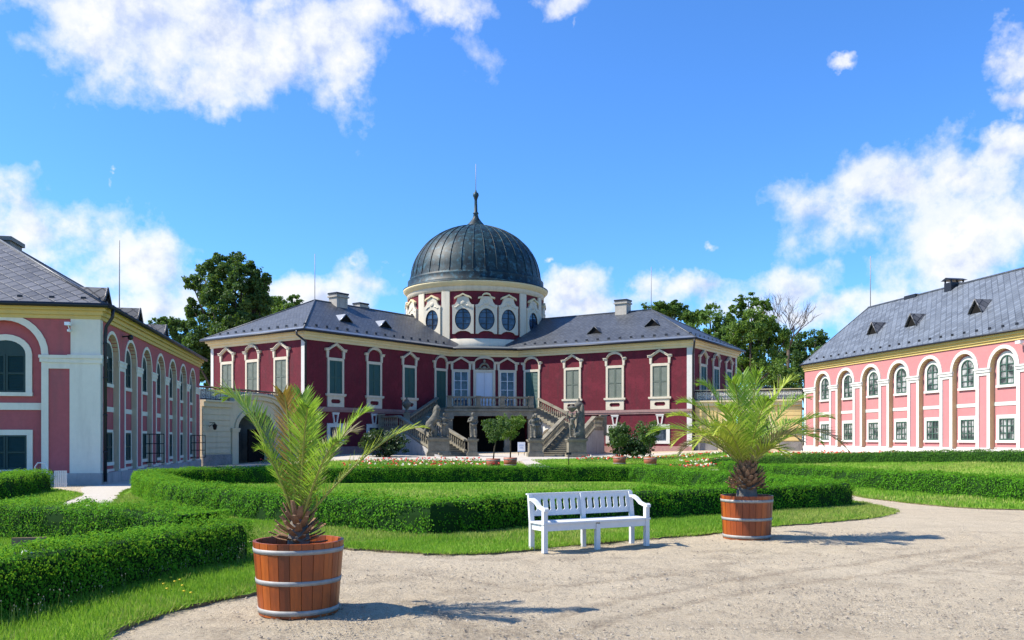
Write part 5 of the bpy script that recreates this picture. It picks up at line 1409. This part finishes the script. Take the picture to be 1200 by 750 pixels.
# ================================================================== PALM TUBS
def tub(label, X, Y, rb, rt, h, rz):
    t = thing('planter_tub', label, 'planter', (X,Y,-.01), rz, 'wooden palm tubs')
    m = MB(); n = 24
    for i in range(n):
        a0, a1 = 2*math.pi*i/n+.006, 2*math.pi*(i+1)/n-.006; k = 3
        vs = []
        for z, ro, ri in ((0,rb,rb-.03),(h,rt+random.uniform(-.003,.003),rt-.03)):
            for r in (ro, ri):
                for j in range(k): a = a0+(a1-a0)*j/(k-1); vs.append((r*math.cos(a),r*math.sin(a),z))
        o0,i0,o1,i1 = 0,k,2*k,3*k; fs = []
        for j in range(k-1):
            fs += [(o0+j,o0+j+1,o1+j+1,o1+j),(i0+j+1,i0+j,i1+j,i1+j+1),(o1+j,o1+j+1,i1+j+1,i1+j),(o0+j+1,o0+j,i0+j,i0+j+1)]
        fs += [(o0,o1,i1,i0),(o0+k-1,i0+k-1,i1+k-1,o1+k-1)]
        m.add(vs, fs)
    m.build('stave_wall', M['stave'], t)
    for z0_, z1_ in ((.025,.075),(.315,.36),(.615,.66)):
        z0_ *= h/.72; z1_ *= h/.72
        f = lambda z: rb+(rt-rb)*z/h
        m = MB(); m.lathe([(f(z0_)-.002,z0_),(f(z0_)+.005,z0_),(f(z1_)+.006,z1_),(f(z1_)-.002,z1_)],48)
        a = -math.pi/2+.5; 
        hp = m.build('hoop', M['steel'], t)
    m = MB(); m.lathe([(0,h-.10),(rt*.5,h-.085),(rt-.035,h-.12)],24); m.build('soil', M['soil'], t)
    return t
TUB1 = (-2.12, 8.63); TUB2 = (4.07, 15.05)
tub('varnished wooden tub with three metal hoops holding the front left palm', *TUB1, .385, .44, .715, .3)
tub('varnished wooden tub with three metal hoops holding the bushy palm right of the bench', *TUB2, .40, .445, .745, 1.4)

# ================================================================== PALMS
def bez(p0, p1, p2, p3, n):
    t = np.linspace(0,1,n)[:,None]; return (1-t)**3*p0+3*(1-t)**2*t*p1+3*(1-t)*t*t*p2+t**3*p3
def frond(parent, tip, base, mat, droop=.12, leaf=.30, n=58, up=.6, thick=.014, curl=0.0):
    base = np.array(base, float); tip = np.array(tip, float); d = tip-base; L = np.linalg.norm(d)
    hz = np.array([d[0],d[1],0]); hl = np.linalg.norm(hz)+1e-6; hd = hz/hl
    rise_ = max(d[2],0)*.30+L*up*.20
    p1 = base + hd*hl*.26 + np.array([0,0,rise_]); p2 = tip - hd*hl*.30 + np.array([0,0,droop*L*1.2])
    C = bez(base, p1, p2, tip, 40)
    m = MB(); m.tube([tuple(c) for c in C], [thick*(1-.85*i/39)+.0015 for i in range(40)], 5)
    rc = m.build('frond', M['rachis'], parent)
    V = []; Fc = []; b = 0
    for i in range(n):
        t = .11+.885*(i/(n-1))**.95
        k = min(38, int(t*39)); f = t*39-k; c = C[k]*(1-f)+C[k+1]*f; T = C[k+1]-C[k]; T /= np.linalg.norm(T)
        S = np.cross(T, [0,0,1.0]); sl = np.linalg.norm(S)
        S = S/sl if sl > .1 else np.cross(T, hd+[0,.01,0]); S /= np.linalg.norm(S)+1e-9; N = np.cross(S, T)
        ll = (1.25 if leaf < .33 else 1.15)*leaf*(math.sin(math.pi*min(1,(t*.86+.13)))**.7)*random.uniform(.82,1.12)*(1.0 if t < .93 else .75)
        fa = .45+.55*t
        for s in (-1,1):
            D = S*s*(1-.45*t)*random.uniform(.85,1.1)+T*(.55+.75*t)+N*random.uniform(.12,.5)+np.array([0,0,curl]); D /= np.linalg.norm(D)
            w = .0085*random.uniform(.8,1.2)*(leaf/.3)
            wv = np.cross(D, N); wv /= np.linalg.norm(wv)+1e-9
            wv = wv*.8+N*random.uniform(-.5,.5); wv /= np.linalg.norm(wv)
            g = np.array([0,0,-1.0])
            q0 = c; q1 = c+D*ll*.5+g*ll*.02; q2 = c+D*ll+g*ll*random.uniform(.03,.20)
            V += [q0-wv*w*.5, q0+wv*w*.5, q1+wv*w, q1-wv*w, q2]; Fc += [(b,b+1,b+2,b+3),(b+3,b+2,b+4,b+4)]; b += 5
    me = bpy.data.meshes.new('leaflets'); me.from_pydata([tuple(v) for v in V], [], [f if f[2] != f[3] else f[:3] for f in Fc]); me.materials.append(mat); me.update()
    o = bpy.data.objects.new('leaflets', me); COL.objects.link(o); o.parent = rc
    return rc
def palm(label, X, Y, z0, trunk_r, z_lo, z_hi, r_in, boots, Ls, e0, e1, wide, fronds):
    t = thing('palm', label, 'palm', (X,Y,z0), 0, 'potted palms')
    m = MB(); m.tube([(0,0,-.02),(0,0,z_lo*.6),(0,0,z_lo+.02),(0,0,z_hi)], [trunk_r*1.12,trunk_r*1.0,trunk_r*.96,trunk_r*.6], 16); m.build('trunk', M['palmtrunk'], t)
    m = MB()
    for k in range(boots):
        f = k/boots; a = k*2.39996; z = z_lo+f*(z_hi-z_lo); r = r_in*(.85+.35*math.sin(math.pi*min(1,f*1.25+.1)))*(1-.45*f)
        L = random.uniform(*Ls); e = R(e0+(e1-e0)*f+random.uniform(-11,11)); ca, sa = math.cos(a), math.sin(a)
        p0 = Vector((r*ca*.75,r*sa*.75,z)); d = Vector((ca*math.cos(e),sa*math.cos(e),math.sin(e))); sd = Vector((-sa,ca,0)); nn = d.cross(sd)
        w0, w1 = wide*random.uniform(.85,1.15), wide*random.uniform(.35,.7); th = wide*.3
        vs = []
        for p, w in ((p0,w0),(p0+d*L*.6,w0*.8),(p0+d*L+Vector((0,0,.012)),w1)): vs += [p-sd*w, p-nn*th, p+sd*w, p+nn*th*.5]
        fs = []
        for q_ in (0,1):
            for q in range(4): fs.append((q_*4+q,q_*4+(q+1)%4,q_*4+4+(q+1)%4,q_*4+4+q))
        m.add(vs, fs+[(3,2,1,0),(8,9,10,11)])
    m.build('leaf_bases', M['boot'], t)
    for q in fronds:
        tip, mat = q[0], q[1]; kw = q[2] if len(q) > 2 else {}
        a = math.atan2(tip[1], tip[0]); rb = random.uniform(.02,.075)
        frond(t, tip, (rb*math.cos(a), rb*math.sin(a), z_hi-random.uniform(.02,.10)), M[mat], **kw)
    return t
def P1(px, py, dy=0.0):
    d = TUB1[1]+dy; return ((px-600)/F*d-TUB1[0], dy, HC+(YH-py)*d/F-.60)
palm('potted palm with a few upright fronds in the front left tub, one frond orange', TUB1[0], TUB1[1], .60, .115, .08, .37, .15, 56, (.12,.20), 4, 66, .036, [
    (P1(253,463,.1),'frond_y',dict(leaf=.30,droop=.10,up=.7)), (P1(262,470,.5),'frond',dict(leaf=.27,droop=.12,up=.8)),
    (P1(331,462,-.45),'frond_o',dict(leaf=.26,droop=.04,up=.5)),
    (P1(354,464,.15),'frond',dict(leaf=.30,droop=.02,up=.4)), (P1(362,478,-.55),'frond',dict(leaf=.27,droop=.05,up=.6)),
    (P1(377,484,.55),'frond',dict(leaf=.12,droop=.02,up=.5)), (P1(436,482,.0),'frond',dict(leaf=.25,droop=.02,up=.35)),
    (P1(502,502,.0),'frond_y',dict(leaf=.24,droop=.05,up=.25)), (P1(418,508,.5),'frond_d',dict(leaf=.26,droop=.10,up=.6)),
    (P1(300,528,-.35),'frond',dict(leaf=.17,droop=.10,up=.6)), (P1(404,520,-.6),'frond',dict(leaf=.22,droop=.10,up=.6))])
def P2(px, py, dy=0.0):
    d = TUB2[1]+dy; return ((px-600)/F*d-TUB2[0], dy, HC+(YH-py)*d/F-.64)
Gk = dict(leaf=.38,droop=.08,up=.45,n=54)
palm('broad bushy potted palm with many arching fronds in the tub right of the bench', TUB2[0], TUB2[1], .64, .175, .20, .62, .25, 110, (.12,.19), 18, 70, .050, [
    (P2(818,452,.2),'frond',dict(Gk,up=.8)), (P2(794,473,.0),'frond',dict(Gk,up=.9)), (P2(782,489,-.3),'frond_y',dict(Gk,up=1.0)), (P2(758,511,.4),'frond',dict(Gk,leaf=.42,droop=.16,up=1.0)),
    (P2(786,525,-.5),'frond_y',dict(Gk,droop=.32,up=1.2)), (P2(794,536,.3),'frond_d',dict(Gk,droop=.4,up=1.2)), (P2(870,440,.4),'frond',Gk), (P2(889,440,-.3),'frond',Gk), (P2(857,448,-.5),'frond',Gk),
    (P2(932,447,.1),'frond_y',dict(Gk,up=.6)), (P2(950,468,.4),'frond',dict(Gk,up=.8)), (P2(978,491,-.1),'frond',dict(Gk,up=1.0)), (P2(995,529,.2),'frond_d',dict(Gk,droop=.3,up=1.3)), (P2(966,523,-.4),'frond',dict(Gk,droop=.3,up=1.2)),
    (P2(921,537,-.7),'frond_y',dict(Gk,droop=.35,up=1.1)), (P2(845,478,-1.1),'frond',dict(Gk,up=.8)), (P2(905,470,-1.1),'frond',dict(Gk,up=.8)), (P2(836,510,-1.1),'frond_y',dict(Gk,droop=.25,up=1.0)),
    (P2(945,505,1.0),'frond',dict(Gk,droop=.2,up=1.0)), (P2(812,505,1.0),'frond',dict(Gk,droop=.2,up=1.0)),
    (P2(940,520,-.9),'frond_d',dict(Gk,droop=.3,up=1.0)), (P2(812,527,-.8),'frond_y',dict(Gk,droop=.35,up=1.0))])

# ================================================================== CLIPPED TREES IN SMALL TUBS, SHRUBS
def crown(lobes, n, size, parent, name, mat, hollow=.35, rnd=.9, asp=.65):
    vol = np.array([q[1][0]*q[1][1]*q[1][2] if hasattr(q[1],'__len__') else q[1]**3 for q in lobes])**(2/3.); k = rng.choice(len(lobes), n, p=vol/vol.sum())
    Cc = np.array([q[0] for q in lobes]); Rr = np.array([q[1] if hasattr(q[1],'__len__') else (q[1],)*3 for q in lobes])
    D = rng.normal(0,1,(n,3)); D /= np.linalg.norm(D,axis=1)[:,None]
    r = (hollow+(1-hollow)*rng.uniform(0,1,n)**.55)
    # leaves sit in tufts spread over each lobe, so that the outline is uneven
    nt_ = 26; SD = rng.normal(0,1,(len(lobes),nt_,3)); SD /= np.linalg.norm(SD,axis=2)[:,:,None]; SR = rng.uniform(.45,1.08,(len(lobes),nt_)); ST = rng.uniform(.16,.40,(len(lobes),nt_))
    j = rng.integers(0,nt_,n); r2 = rng.uniform(0,1,n)**.5
    P = Cc[k]+Rr[k]*(SD[k,j]*SR[k,j][:,None] + D*(ST[k,j]*r2)[:,None]); sc = size*5
    D = D*.6+SD[k,j]*.6
    cl = hash_noise(P[:,[0,2]]+P[:,[1]]*.7, 1/sc, 3)*.5+hash_noise(P[:,[1,2]]-P[:,[0]]*.6, 1/sc, 7)*.5
    keep = cl > .26+rng.uniform(0,.12,n); P = P[keep]; D = D[keep]
    V, Fq = leaves(P, D*.7+np.array([0,0,.35]), size, rnd, asp, .0)
    return np_mesh(name, V, Fq, mat, parent)
def topiary(px, py, d, r, zc, mat, label, tl, lean=0.0, rf=1.0):
    X, Y = at(px, d); z = tz(X, Y)
    tb = thing('small_tub', 'low red brown tub ' + tl, 'planter', (X,Y,z), random.random(), 'tubs of the clipped trees')
    m = MB(); m.lathe([(0,.0),(.37,.0),(.41,.52),(.38,.52),(.37,.45),(0,.45)],20); m.build('staves', M['tubterra'], tb)
    for zz in (.06,.40): m = MB(); m.lathe([(.37+.04*zz/.52,zz),(.382+.04*zz/.52,zz),(.384+.04*(zz+.05)/.52,zz+.05),(.37,zz+.05)],20); m.build('hoop', M['steel'], tb)
    t = thing('clipped_tree', label, 'tree', (X,Y,z+.44), 0, 'clipped trees in tubs')
    zz = zc-z-.44
    m = MB(); m.tube([(0,0,0),(lean*.3,0,zz*.4),(lean*.8,0,zz*.75),(lean,0,zz)],[.045,.04,.035,.02],7); m.build('trunk', M['bark'], t)
    lob = [((lean,0,zz),(r*.86,r*.86,r*.80*rf))]+[((lean+r*.55*math.cos(a),r*.55*math.sin(a),zz+r*rf*.5*math.sin(a*2.3+1)),r*.5) for a in np.arange(0,6.2,.7)]
    crown(lob, 3800, .105, t, 'crown', mat, .3)
topiary(578, 546, 50, .80, 2.28, M['topi_d'], 'left of the two lollipop trees before the stairs, on a leaning trunk', 'of the leaning lollipop tree, left of the pair before the stairs', .24)
topiary(598, 545, 51.5, .86, 2.42, M['topi'], 'right and brighter of the two lollipop trees before the stairs', 'of the bright lollipop tree, right of the pair before the stairs', .05)
topiary(726, 543, 54, .66, 1.95, M['topi_d'], 'tall oval clipped tree in front of the dark shrub at the palace foot', 'of the tall oval clipped tree before the dark shrub', 0, 1.35)
topiary(762, 544, 53, .78, 2.08, M['topi_d'], 'round clipped tree nearest the bushy palm, before a ground floor window', 'of the round clipped tree nearest the bushy palm', -.1)
def shrub(px, py, d, w, h, label, seed):
    X, Y = at(px, d); z = tz(X, Y); t = thing('shrub', label, 'shrub', (X,Y,z), 0, 'dark shrubs at the palace foot')
    random.seed(seed); m = MB()
    for k in range(5): a = k*1.25; m.tube([(0,0,0),(w*.15*math.cos(a),w*.15*math.sin(a),h*.4),(w*.32*math.cos(a),w*.3*math.sin(a),h*.75)],[.05,.035,.015],5)
    m.build('stem', M['bark'], t)
    lob = [((random.uniform(-w*.34,w*.34),random.uniform(-.8,.8),h*random.uniform(.3,.72)),(w*.2,.8,h*.26)) for _ in range(11)]+[((0,0,h*.3),(w*.46,1.0,h*.32))]
    crown(lob, 6500, .16, t, 'foliage', M['shrub'], .4)
shrub(452, 545, 62.5, 3.6, 2.15, 'large dark shrub at the foot of the shaded palace front, left of the stairs', 3)
shrub(741, 540, 62.0, 3.4, 2.2, 'dark shrub between the right stair wall and a ground floor window', 5)

# ================================================================== TREES
def tree(X, Y, H, lobes, n, size, mat, label, trunk_r=.4, group='trees behind the palace', hollow=.35):
    z = tz(X, Y); t = thing('tree', label, 'tree', (X,Y,z), 0, group)
    m = MB(); m.tube([(0,0,-.2),(0.1,0,H*.3),(0,.1,H*.62),(.1,0,H*.9)],[trunk_r,trunk_r*.75,trunk_r*.45,.06],9); m.build('trunk', M['bark'], t)
    m = MB()
    for c, r in lobes:
        b = Vector((0,0,max(H*.22, c[2]*.55))); c = Vector(c); q = b.lerp(c,.5)+Vector((0,0,-.06*H))
        m.tube([b,q,c],[trunk_r*.4,trunk_r*.25,.05],6)
    m.build('limb', M['bark'], t)
    crown(lobes, n, size, t, 'crown', mat, hollow, .9, .7); return t
def lob_px(d, X, Y, z, L):
    """lobes given as photo ellipses at the tree's own distance, spread in depth"""
    o = []
    for px, py, rx, ry in L:
        k = d/F; dy = random.uniform(-1.6,1.6)
        o.append((((px-600)*k-X, dy, HC+(YH-py)*k-z), (rx*k, min(rx,ry)*k*1.05, ry*k)))
    return o
def tree_px(px, d, L, n, size, mat, label, H=None, **kw):
    X, Y = at(px, d); z = tz(X, Y); lob = lob_px(d, X, Y, z, L)
    H = H or max(c[2]+r[2] for c, r in lob); return tree(X, Y, H, lob, n, size, mat, label, **kw)
random.seed(11)
tree_px(272, 96, [(262,310,17,16),(285,318,18,18),(300,332,12,12),(240,325,14,16),(225,332,10,10),(248,350,24,24),(280,352,30,28),(308,356,12,14),(225,362,12,14),(236,385,20,20),(262,388,30,26),(292,385,22,20),(228,412,18,18),(245,425,22,20),(300,345,12,12),(270,330,20,18),(235,440,18,14),(272,300,8,8),(310,325,7,6)], 60000, .30, M['tree_a'], 'tall dark tree rising between the shaded wing and the palace', trunk_r=.6)
tree_px(320, 112, [(318,358,18,14),(335,362,14,10),(305,366,18,16),(345,352,9,7),(325,372,25,14)], 15000, .30, M['tree_b'], 'lighter green tree just right of the tall dark tree, above the left palace roof')
tree_px(203, 118, [(200,385,16,12),(215,392,16,14),(190,382,8,8),(212,410,18,18),(222,425,12,14),(186,376,6,5)], 16000, .30, M['tree_a'], 'distant tree showing above the eaves of the shaded wing')
tree_px(790, 122, [(770,361,14,8),(788,360,16,9),(820,372,10,10),(800,366,12,8),(806,374,10,10),(757,358,6,4),(778,368,18,8)], 14000, .30, M['tree_b'], 'distant tree top over the right palace roof ridge')
tree_px(838, 112, [(835,365,12,11),(860,385,14,20),(812,390,14,14),(850,420,24,24),(830,380,16,14),(845,378,10,14),(838,395,20,18),(820,385,10,8),(850,402,14,20)], 16000, .30, M['tree_b'], 'mid green tree between the palace roof and the light green tree')
tree_px(880, 100, [(880,352,17,9),(895,358,8,8),(868,362,12,9),(886,372,18,12),(875,388,26,20),(900,392,20,20),(868,415,22,24),(895,420,24,26),(882,445,28,22),(912,430,14,20),(915,400,10,12),(860,390,9,14)], 36000, .28, M['tree_c'], 'tall light green tree between the palace and the pink wing', trunk_r=.45, hollow=.3)
tree_px(944, 118, [(940,400,16,13),(922,430,22,26),(902,446,20,18),(955,396,14,10),(965,405,12,12),(930,412,14,14),(948,420,24,20),(968,425,14,16),(935,440,20,20),(960,448,16,16)], 24000, .30, M['tree_a'], 'dark green tree behind the far end of the pink wing')
tree_px(918, 92, [(917,428,12,11),(908,440,12,14),(925,442,13,14),(918,454,18,12)], 5000, .28, M['tree_c'], 'small bright green tree over the yellow wall', trunk_r=.2)
# bare tree
X, Y = at(923, 108); t = thing('bare_tree', 'leafless dead tree standing out against the sky beside the light green tree', 'tree', (X,Y,tz(X,Y)), 0)
m = MB(); k = 108/F; H = HC+(YH-344)*k
m.tube([(0,0,0),(0,0,H*.45),(.1,0,H*.62)],[.36,.26,.18],8); m.build('trunk', M['bark'], t)
random.seed(21)
def twig(p, d, L, r, lev):
    q = p+d*L*.5+Vector((random.uniform(-.1,.1),random.uniform(-.1,.1),.03))*L; e = p+d*L
    m_ = MB(); m_.tube([p,q,e],[r,r*.75,r*.5],5); parts_.append(m_)
    if lev == 0: return
    for _ in range(3 if lev > 1 else 2):
        dd = (d+Vector((random.uniform(-.75,.75),random.uniform(-.7,.7),random.uniform(-.05,.5)))).normalized(); twig(p.lerp(e,random.uniform(.55,1)), dd, L*random.uniform(.55,.8), r*.55, lev-1)
parts_ = []
for a in (-1.9,-.6,.5,1.9,2.9): 
    twig(Vector((0,0,H*.60)), Vector((math.sin(a)*.55,math.cos(a)*.4,.95)).normalized(), H*.16, .115, 4)
mm = MB()
for q in parts_: mm.add(q.v, q.f, None, 0, True)
mm.build('branch', M['bark'], t)

# ================================================================== SMALL THINGS
X, Y = at(611, 66); z = tz(X, Y)
t = thing('notice_board', 'white notice board on legs in the dark stair undercroft opening', 'sign', (X,Y,z), R(-6))
m = MB(); m.box(-.29,.29,0,.03,.28,1.02); m.build('panel', M['board'], t)
m = MB()
for zz, a, b in ((.80,-.14,.14),(.73,-.20,.20),(.62,-.12,.12),(.55,-.16,.16)): m.box(a,b,-.004,-.001,zz,zz+.025)
m.box(-.27,.27,-.004,-.001,.29,.36); m.build('print', M['boardprint'], t)
for x in (-.22,.22): m = MB(); m.box(x-.02,x+.02,.005,.025,0,.28); m.build('leg', M['iron'], t)
X, Y = at(666.5, 52.5); z = tz(X, Y)
t = thing('marker_post', 'thin dark metal post with a small plate on the lawn before the right stair pedestals', 'post', (X,Y,z))
m = MB(); m.tube([(0,0,0),(0,0,.72)],.028,6); m.build('post', M['iron'], t); m = MB(); m.box(-.16,.16,-.02,.02,.66,.80); m.build('plate', M['iron'], t)
X, Y = at(71, 30.6)
t = thing('slatted_panel', 'small white slatted panel leaning by the corner of the shaded wing', 'panel', (X,Y,0), R(6))
for k in range(7): m = MB(); m.box(-.21+.062*k,-.165+.062*k,-.012,.012,.02,.60); m.build('slat', M['benchwhite'], t)
m = MB(); m.box(-.215,.215,.012,.03,.12,.17); m.box(-.215,.215,.012,.03,.45,.5); m.build('batten', M['benchwhite'], t)
X, Y = at(45, 30.9)
t = thing('garden_chair', 'pale garden chair with a hooped back half hidden behind the hedge under the dark window', 'chair', (X,Y,0), R(8))
m = MB(); m.tube([(-.20,.2,.42),(-.21,.25,.72),(-.13,.27,.86),(.13,.27,.86),(.21,.25,.72),(.20,.2,.42)],.022,6); m.build('backrest', M['benchwhite'], t)
m = MB(); m.box(-.22,.22,-.22,.22,.42,.45); m.build('seat', M['benchwhite'], t)
for x in (-.19,.19):
    for y in (-.19,.19): m = MB(); m.tube([(x,y,.42),(x*1.1,y*1.1,0)],.018,6); m.build('leg', M['benchwhite'], t)
X, Y = at(35, 10.9)
t = thing('wooden_hatch', 'weathered wooden board box on the small lawn behind the bottom left hedge', 'box', (X,Y,0), R(16))
m = MB(); m.box(-.20,.20,-.02,.015,.30,.47); m.box(-.20,.20,-.022,.012,.12,.29); m.build('board', M['oldwood'], t)
for x in (-.16,.16): m = MB(); m.box(x-.025,x+.025,.015,.06,0,.46); m.build('post', M['oldwood'], t)
X, Y = at(40, 10.5)
t = MB(); t.lathe([(0,0),(.09,.02),(.10,.16),(.06,.30),(0,.33)],9); o = t.build('garden_stone', M['white'], None); o.location = (X-.02,Y-.1,.03); o.scale = (1,.7,1.2)
tag(o, 'small white stone lying before the weathered wooden board', 'stone')
SKYTINT = (.50, .92, 1.42); SKYSTR = .112; EXPO = 0.74
# ================================================================== LIGHT, SKY, CAMERA
SUN_EL, SUN_AZ = 47.0, -93.0
sd = Vector((math.cos(R(SUN_EL))*math.sin(R(SUN_AZ)), math.cos(R(SUN_EL))*math.cos(R(SUN_AZ)), math.sin(R(SUN_EL))))
L = bpy.data.lights.new('sun', 'SUN'); L.energy = 5.0; L.angle = R(.53); L.color = (1,.94,.83)
lo = bpy.data.objects.new('sun', L); COL.objects.link(lo); lo.rotation_euler = sd.to_track_quat('Z','Y').to_euler(); lo.location = (-30,10,40)

w = bpy.data.worlds.new('World'); scene.world = w; w.use_nodes = True; nt = w.node_tree; nt.nodes.clear()
out = nt.nodes.new('ShaderNodeOutputWorld'); bg = nt.nodes.new('ShaderNodeBackground'); bc = nt.nodes.new('ShaderNodeBackground'); ms = nt.nodes.new('ShaderNodeMixShader')
sky = nt.nodes.new('ShaderNodeTexSky'); sky.sky_type = 'NISHITA'; sky.sun_disc = False
sky.sun_elevation = R(SUN_EL); sky.sun_rotation = R(SUN_AZ); sky.air_density = 1.0; sky.dust_density = .35; sky.ozone_density = 3.0; sky.altitude = 200
skc = mix(nt, 1.0, sky.outputs[0], SKYTINT, 'MULTIPLY')
nt.links.new(skc, bg.inputs[0]); bg.inputs[1].default_value = SKYSTR
gen = coord(nt, 'Generated')
nz = nt.nodes.new('ShaderNodeTexNoise'); nz.inputs['Scale'].default_value = 9; nz.inputs['Detail'].default_value = 6; nz.inputs['Roughness'].default_value = .6; nt.links.new(gen, nz.inputs[0])
wv = nt.nodes.new('ShaderNodeVectorMath'); wv.operation = 'MULTIPLY_ADD'; nt.links.new(nz.outputs[1], wv.inputs[0]); wv.inputs[1].default_value = (.12,.12,.12); wv.inputs[2].default_value = (-.06,)*3
wd = nt.nodes.new('ShaderNodeVectorMath'); wd.operation = 'ADD'; nt.links.new(gen, wd.inputs[0]); nt.links.new(wv.outputs[0], wd.inputs[1])
# cumulus banks: (azimuth and height given as photo positions, angular half sizes)
BL_ = [(235,35,240,72),(110,8,150,48),(250,95,70,40),(380,48,100,56),(430,30,60,50),(310,82,80,38),(222,108,34,34),(410,85,36,30),(515,5,75,28),(650,8,36,28),(668,50,13,22),
 (55,275,125,52),(150,300,80,45),(60,335,150,52),(215,285,24,16),(118,214,15,7),(175,340,90,35),(330,352,75,24),(440,338,60,34),(478,322,30,22),(470,295,20,7),(415,308,20,9),
 (1050,242,125,58),(1130,272,120,66),(1135,208,105,54),(1178,165,60,26),(1190,255,110,58),(1125,305,90,42),(1000,250,55,32),(1000,61,30,13),(1188,60,36,30),(1190,108,34,22),(1100,22,14,11),(1160,5,16,9),
 (690,345,55,28),(820,342,70,28),(930,328,70,32),(955,368,140,32),(650,305,16,9),(836,290,20,9),(760,352,60,20),(385,362,120,30),(700,362,120,34),(880,362,130,38),(560,350,90,25)]
acc = None; low = None
for px, py, rx, ry in BL_:
    v = np.array([px-600, F, YH-py]); D = np.linalg.norm(v); v = v/D; sx, sz = D/rx, D/ry
    n = nt.nodes.new('ShaderNodeVectorMath'); n.operation = 'MULTIPLY_ADD'; nt.links.new(wd.outputs[0], n.inputs[0])
    n.inputs[1].default_value = (sx,sx,sz); n.inputs[2].default_value = (-v[0]*sx,-v[1]*sx,-v[2]*sz)
    l = nt.nodes.new('ShaderNodeVectorMath'); l.operation = 'LENGTH'; nt.links.new(n.outputs[0], l.inputs[0])
    d = math_(nt, 'MULTIPLY_ADD', l.outputs['Value'], -1.0, 1.0 if rx > 32 else .56)
    acc = d if acc is None else (lambda a, b: (lambda q: (nt.links.new(a, q.inputs[0]), nt.links.new(b, q.inputs[1]), q.outputs[0])[2])((lambda q: (setattr(q, 'operation', 'SMOOTH_MAX'), q.inputs[2].__setattr__('default_value', .25), q)[2])(nt.nodes.new('ShaderNodeMath'))))(acc, d)
f1 = noise(nt, gen, 14, 9, .60); f2 = noise(nt, gen, 5.5, 4, .5)
dens = math_(nt, 'ADD', math_(nt, 'MAXIMUM', acc, -1.2), math_(nt, 'MULTIPLY_ADD', f1, 2.7, -1.32))
al = ramp(nt, dens, [(-.08,0),(.2,.22),(.6,.78),(1.1,.97)])
# shading of the clouds: bright where thin or facing the sun, greyer in the thick middle
off = nt.nodes.new('ShaderNodeVectorMath'); off.operation = 'ADD'; nt.links.new(gen, off.inputs[0]); off.inputs[1].default_value = tuple(sd*.018)
f3 = noise(nt, off.outputs[0], 14, 9, .60)
lit = math_(nt, 'MULTIPLY_ADD', math_(nt, 'SUBTRACT', f1, f3), 3.0, .60)
lit = math_(nt, 'SUBTRACT', lit, math_(nt, 'MULTIPLY', ramp(nt, dens, [(.35,0),(1.0,1)]), .16))
lit = math_(nt, 'ADD', lit, math_(nt, 'MULTIPLY_ADD', f2, .5, -.25))
cc = ramp(nt, lit, [(.10,(.62,.70,.90)),(.42,(.86,.90,.99)),(.70,(1.0,1.0,1.0))])
nt.links.new(cc, bc.inputs[0]); bc.inputs[1].default_value = .63
nt.links.new(al, ms.inputs[0]); nt.links.new(bg.outputs[0], ms.inputs[1]); nt.links.new(bc.outputs[0], ms.inputs[2]); nt.links.new(ms.outputs[0], out.inputs[0])

cam = bpy.data.cameras.new('camera'); co = bpy.data.objects.new('camera', cam); COL.objects.link(co)
co.location = (0,0,HC); co.rotation_euler = (R(90),0,0); cam.sensor_width = 36; cam.lens = F/1200*36; cam.shift_y = (YH-375)/1200; cam.clip_end = 6000; cam.clip_start = .05
scene.camera = co
scene.view_settings.view_transform = 'Standard'; scene.view_settings.look = 'None'; scene.view_settings.exposure = EXPO; scene.view_settings.gamma = 1
scene.view_settings.use_curve_mapping = False
scene.cycles.max_bounces = 6; scene.cycles.diffuse_bounces = 3; scene.cycles.glossy_bounces = 3; scene.cycles.transmission_bounces = 3; scene.cycles.transparent_max_bounces = 4
scene.cycles.use_denoising = True; scene.cycles.use_adaptive_sampling = True
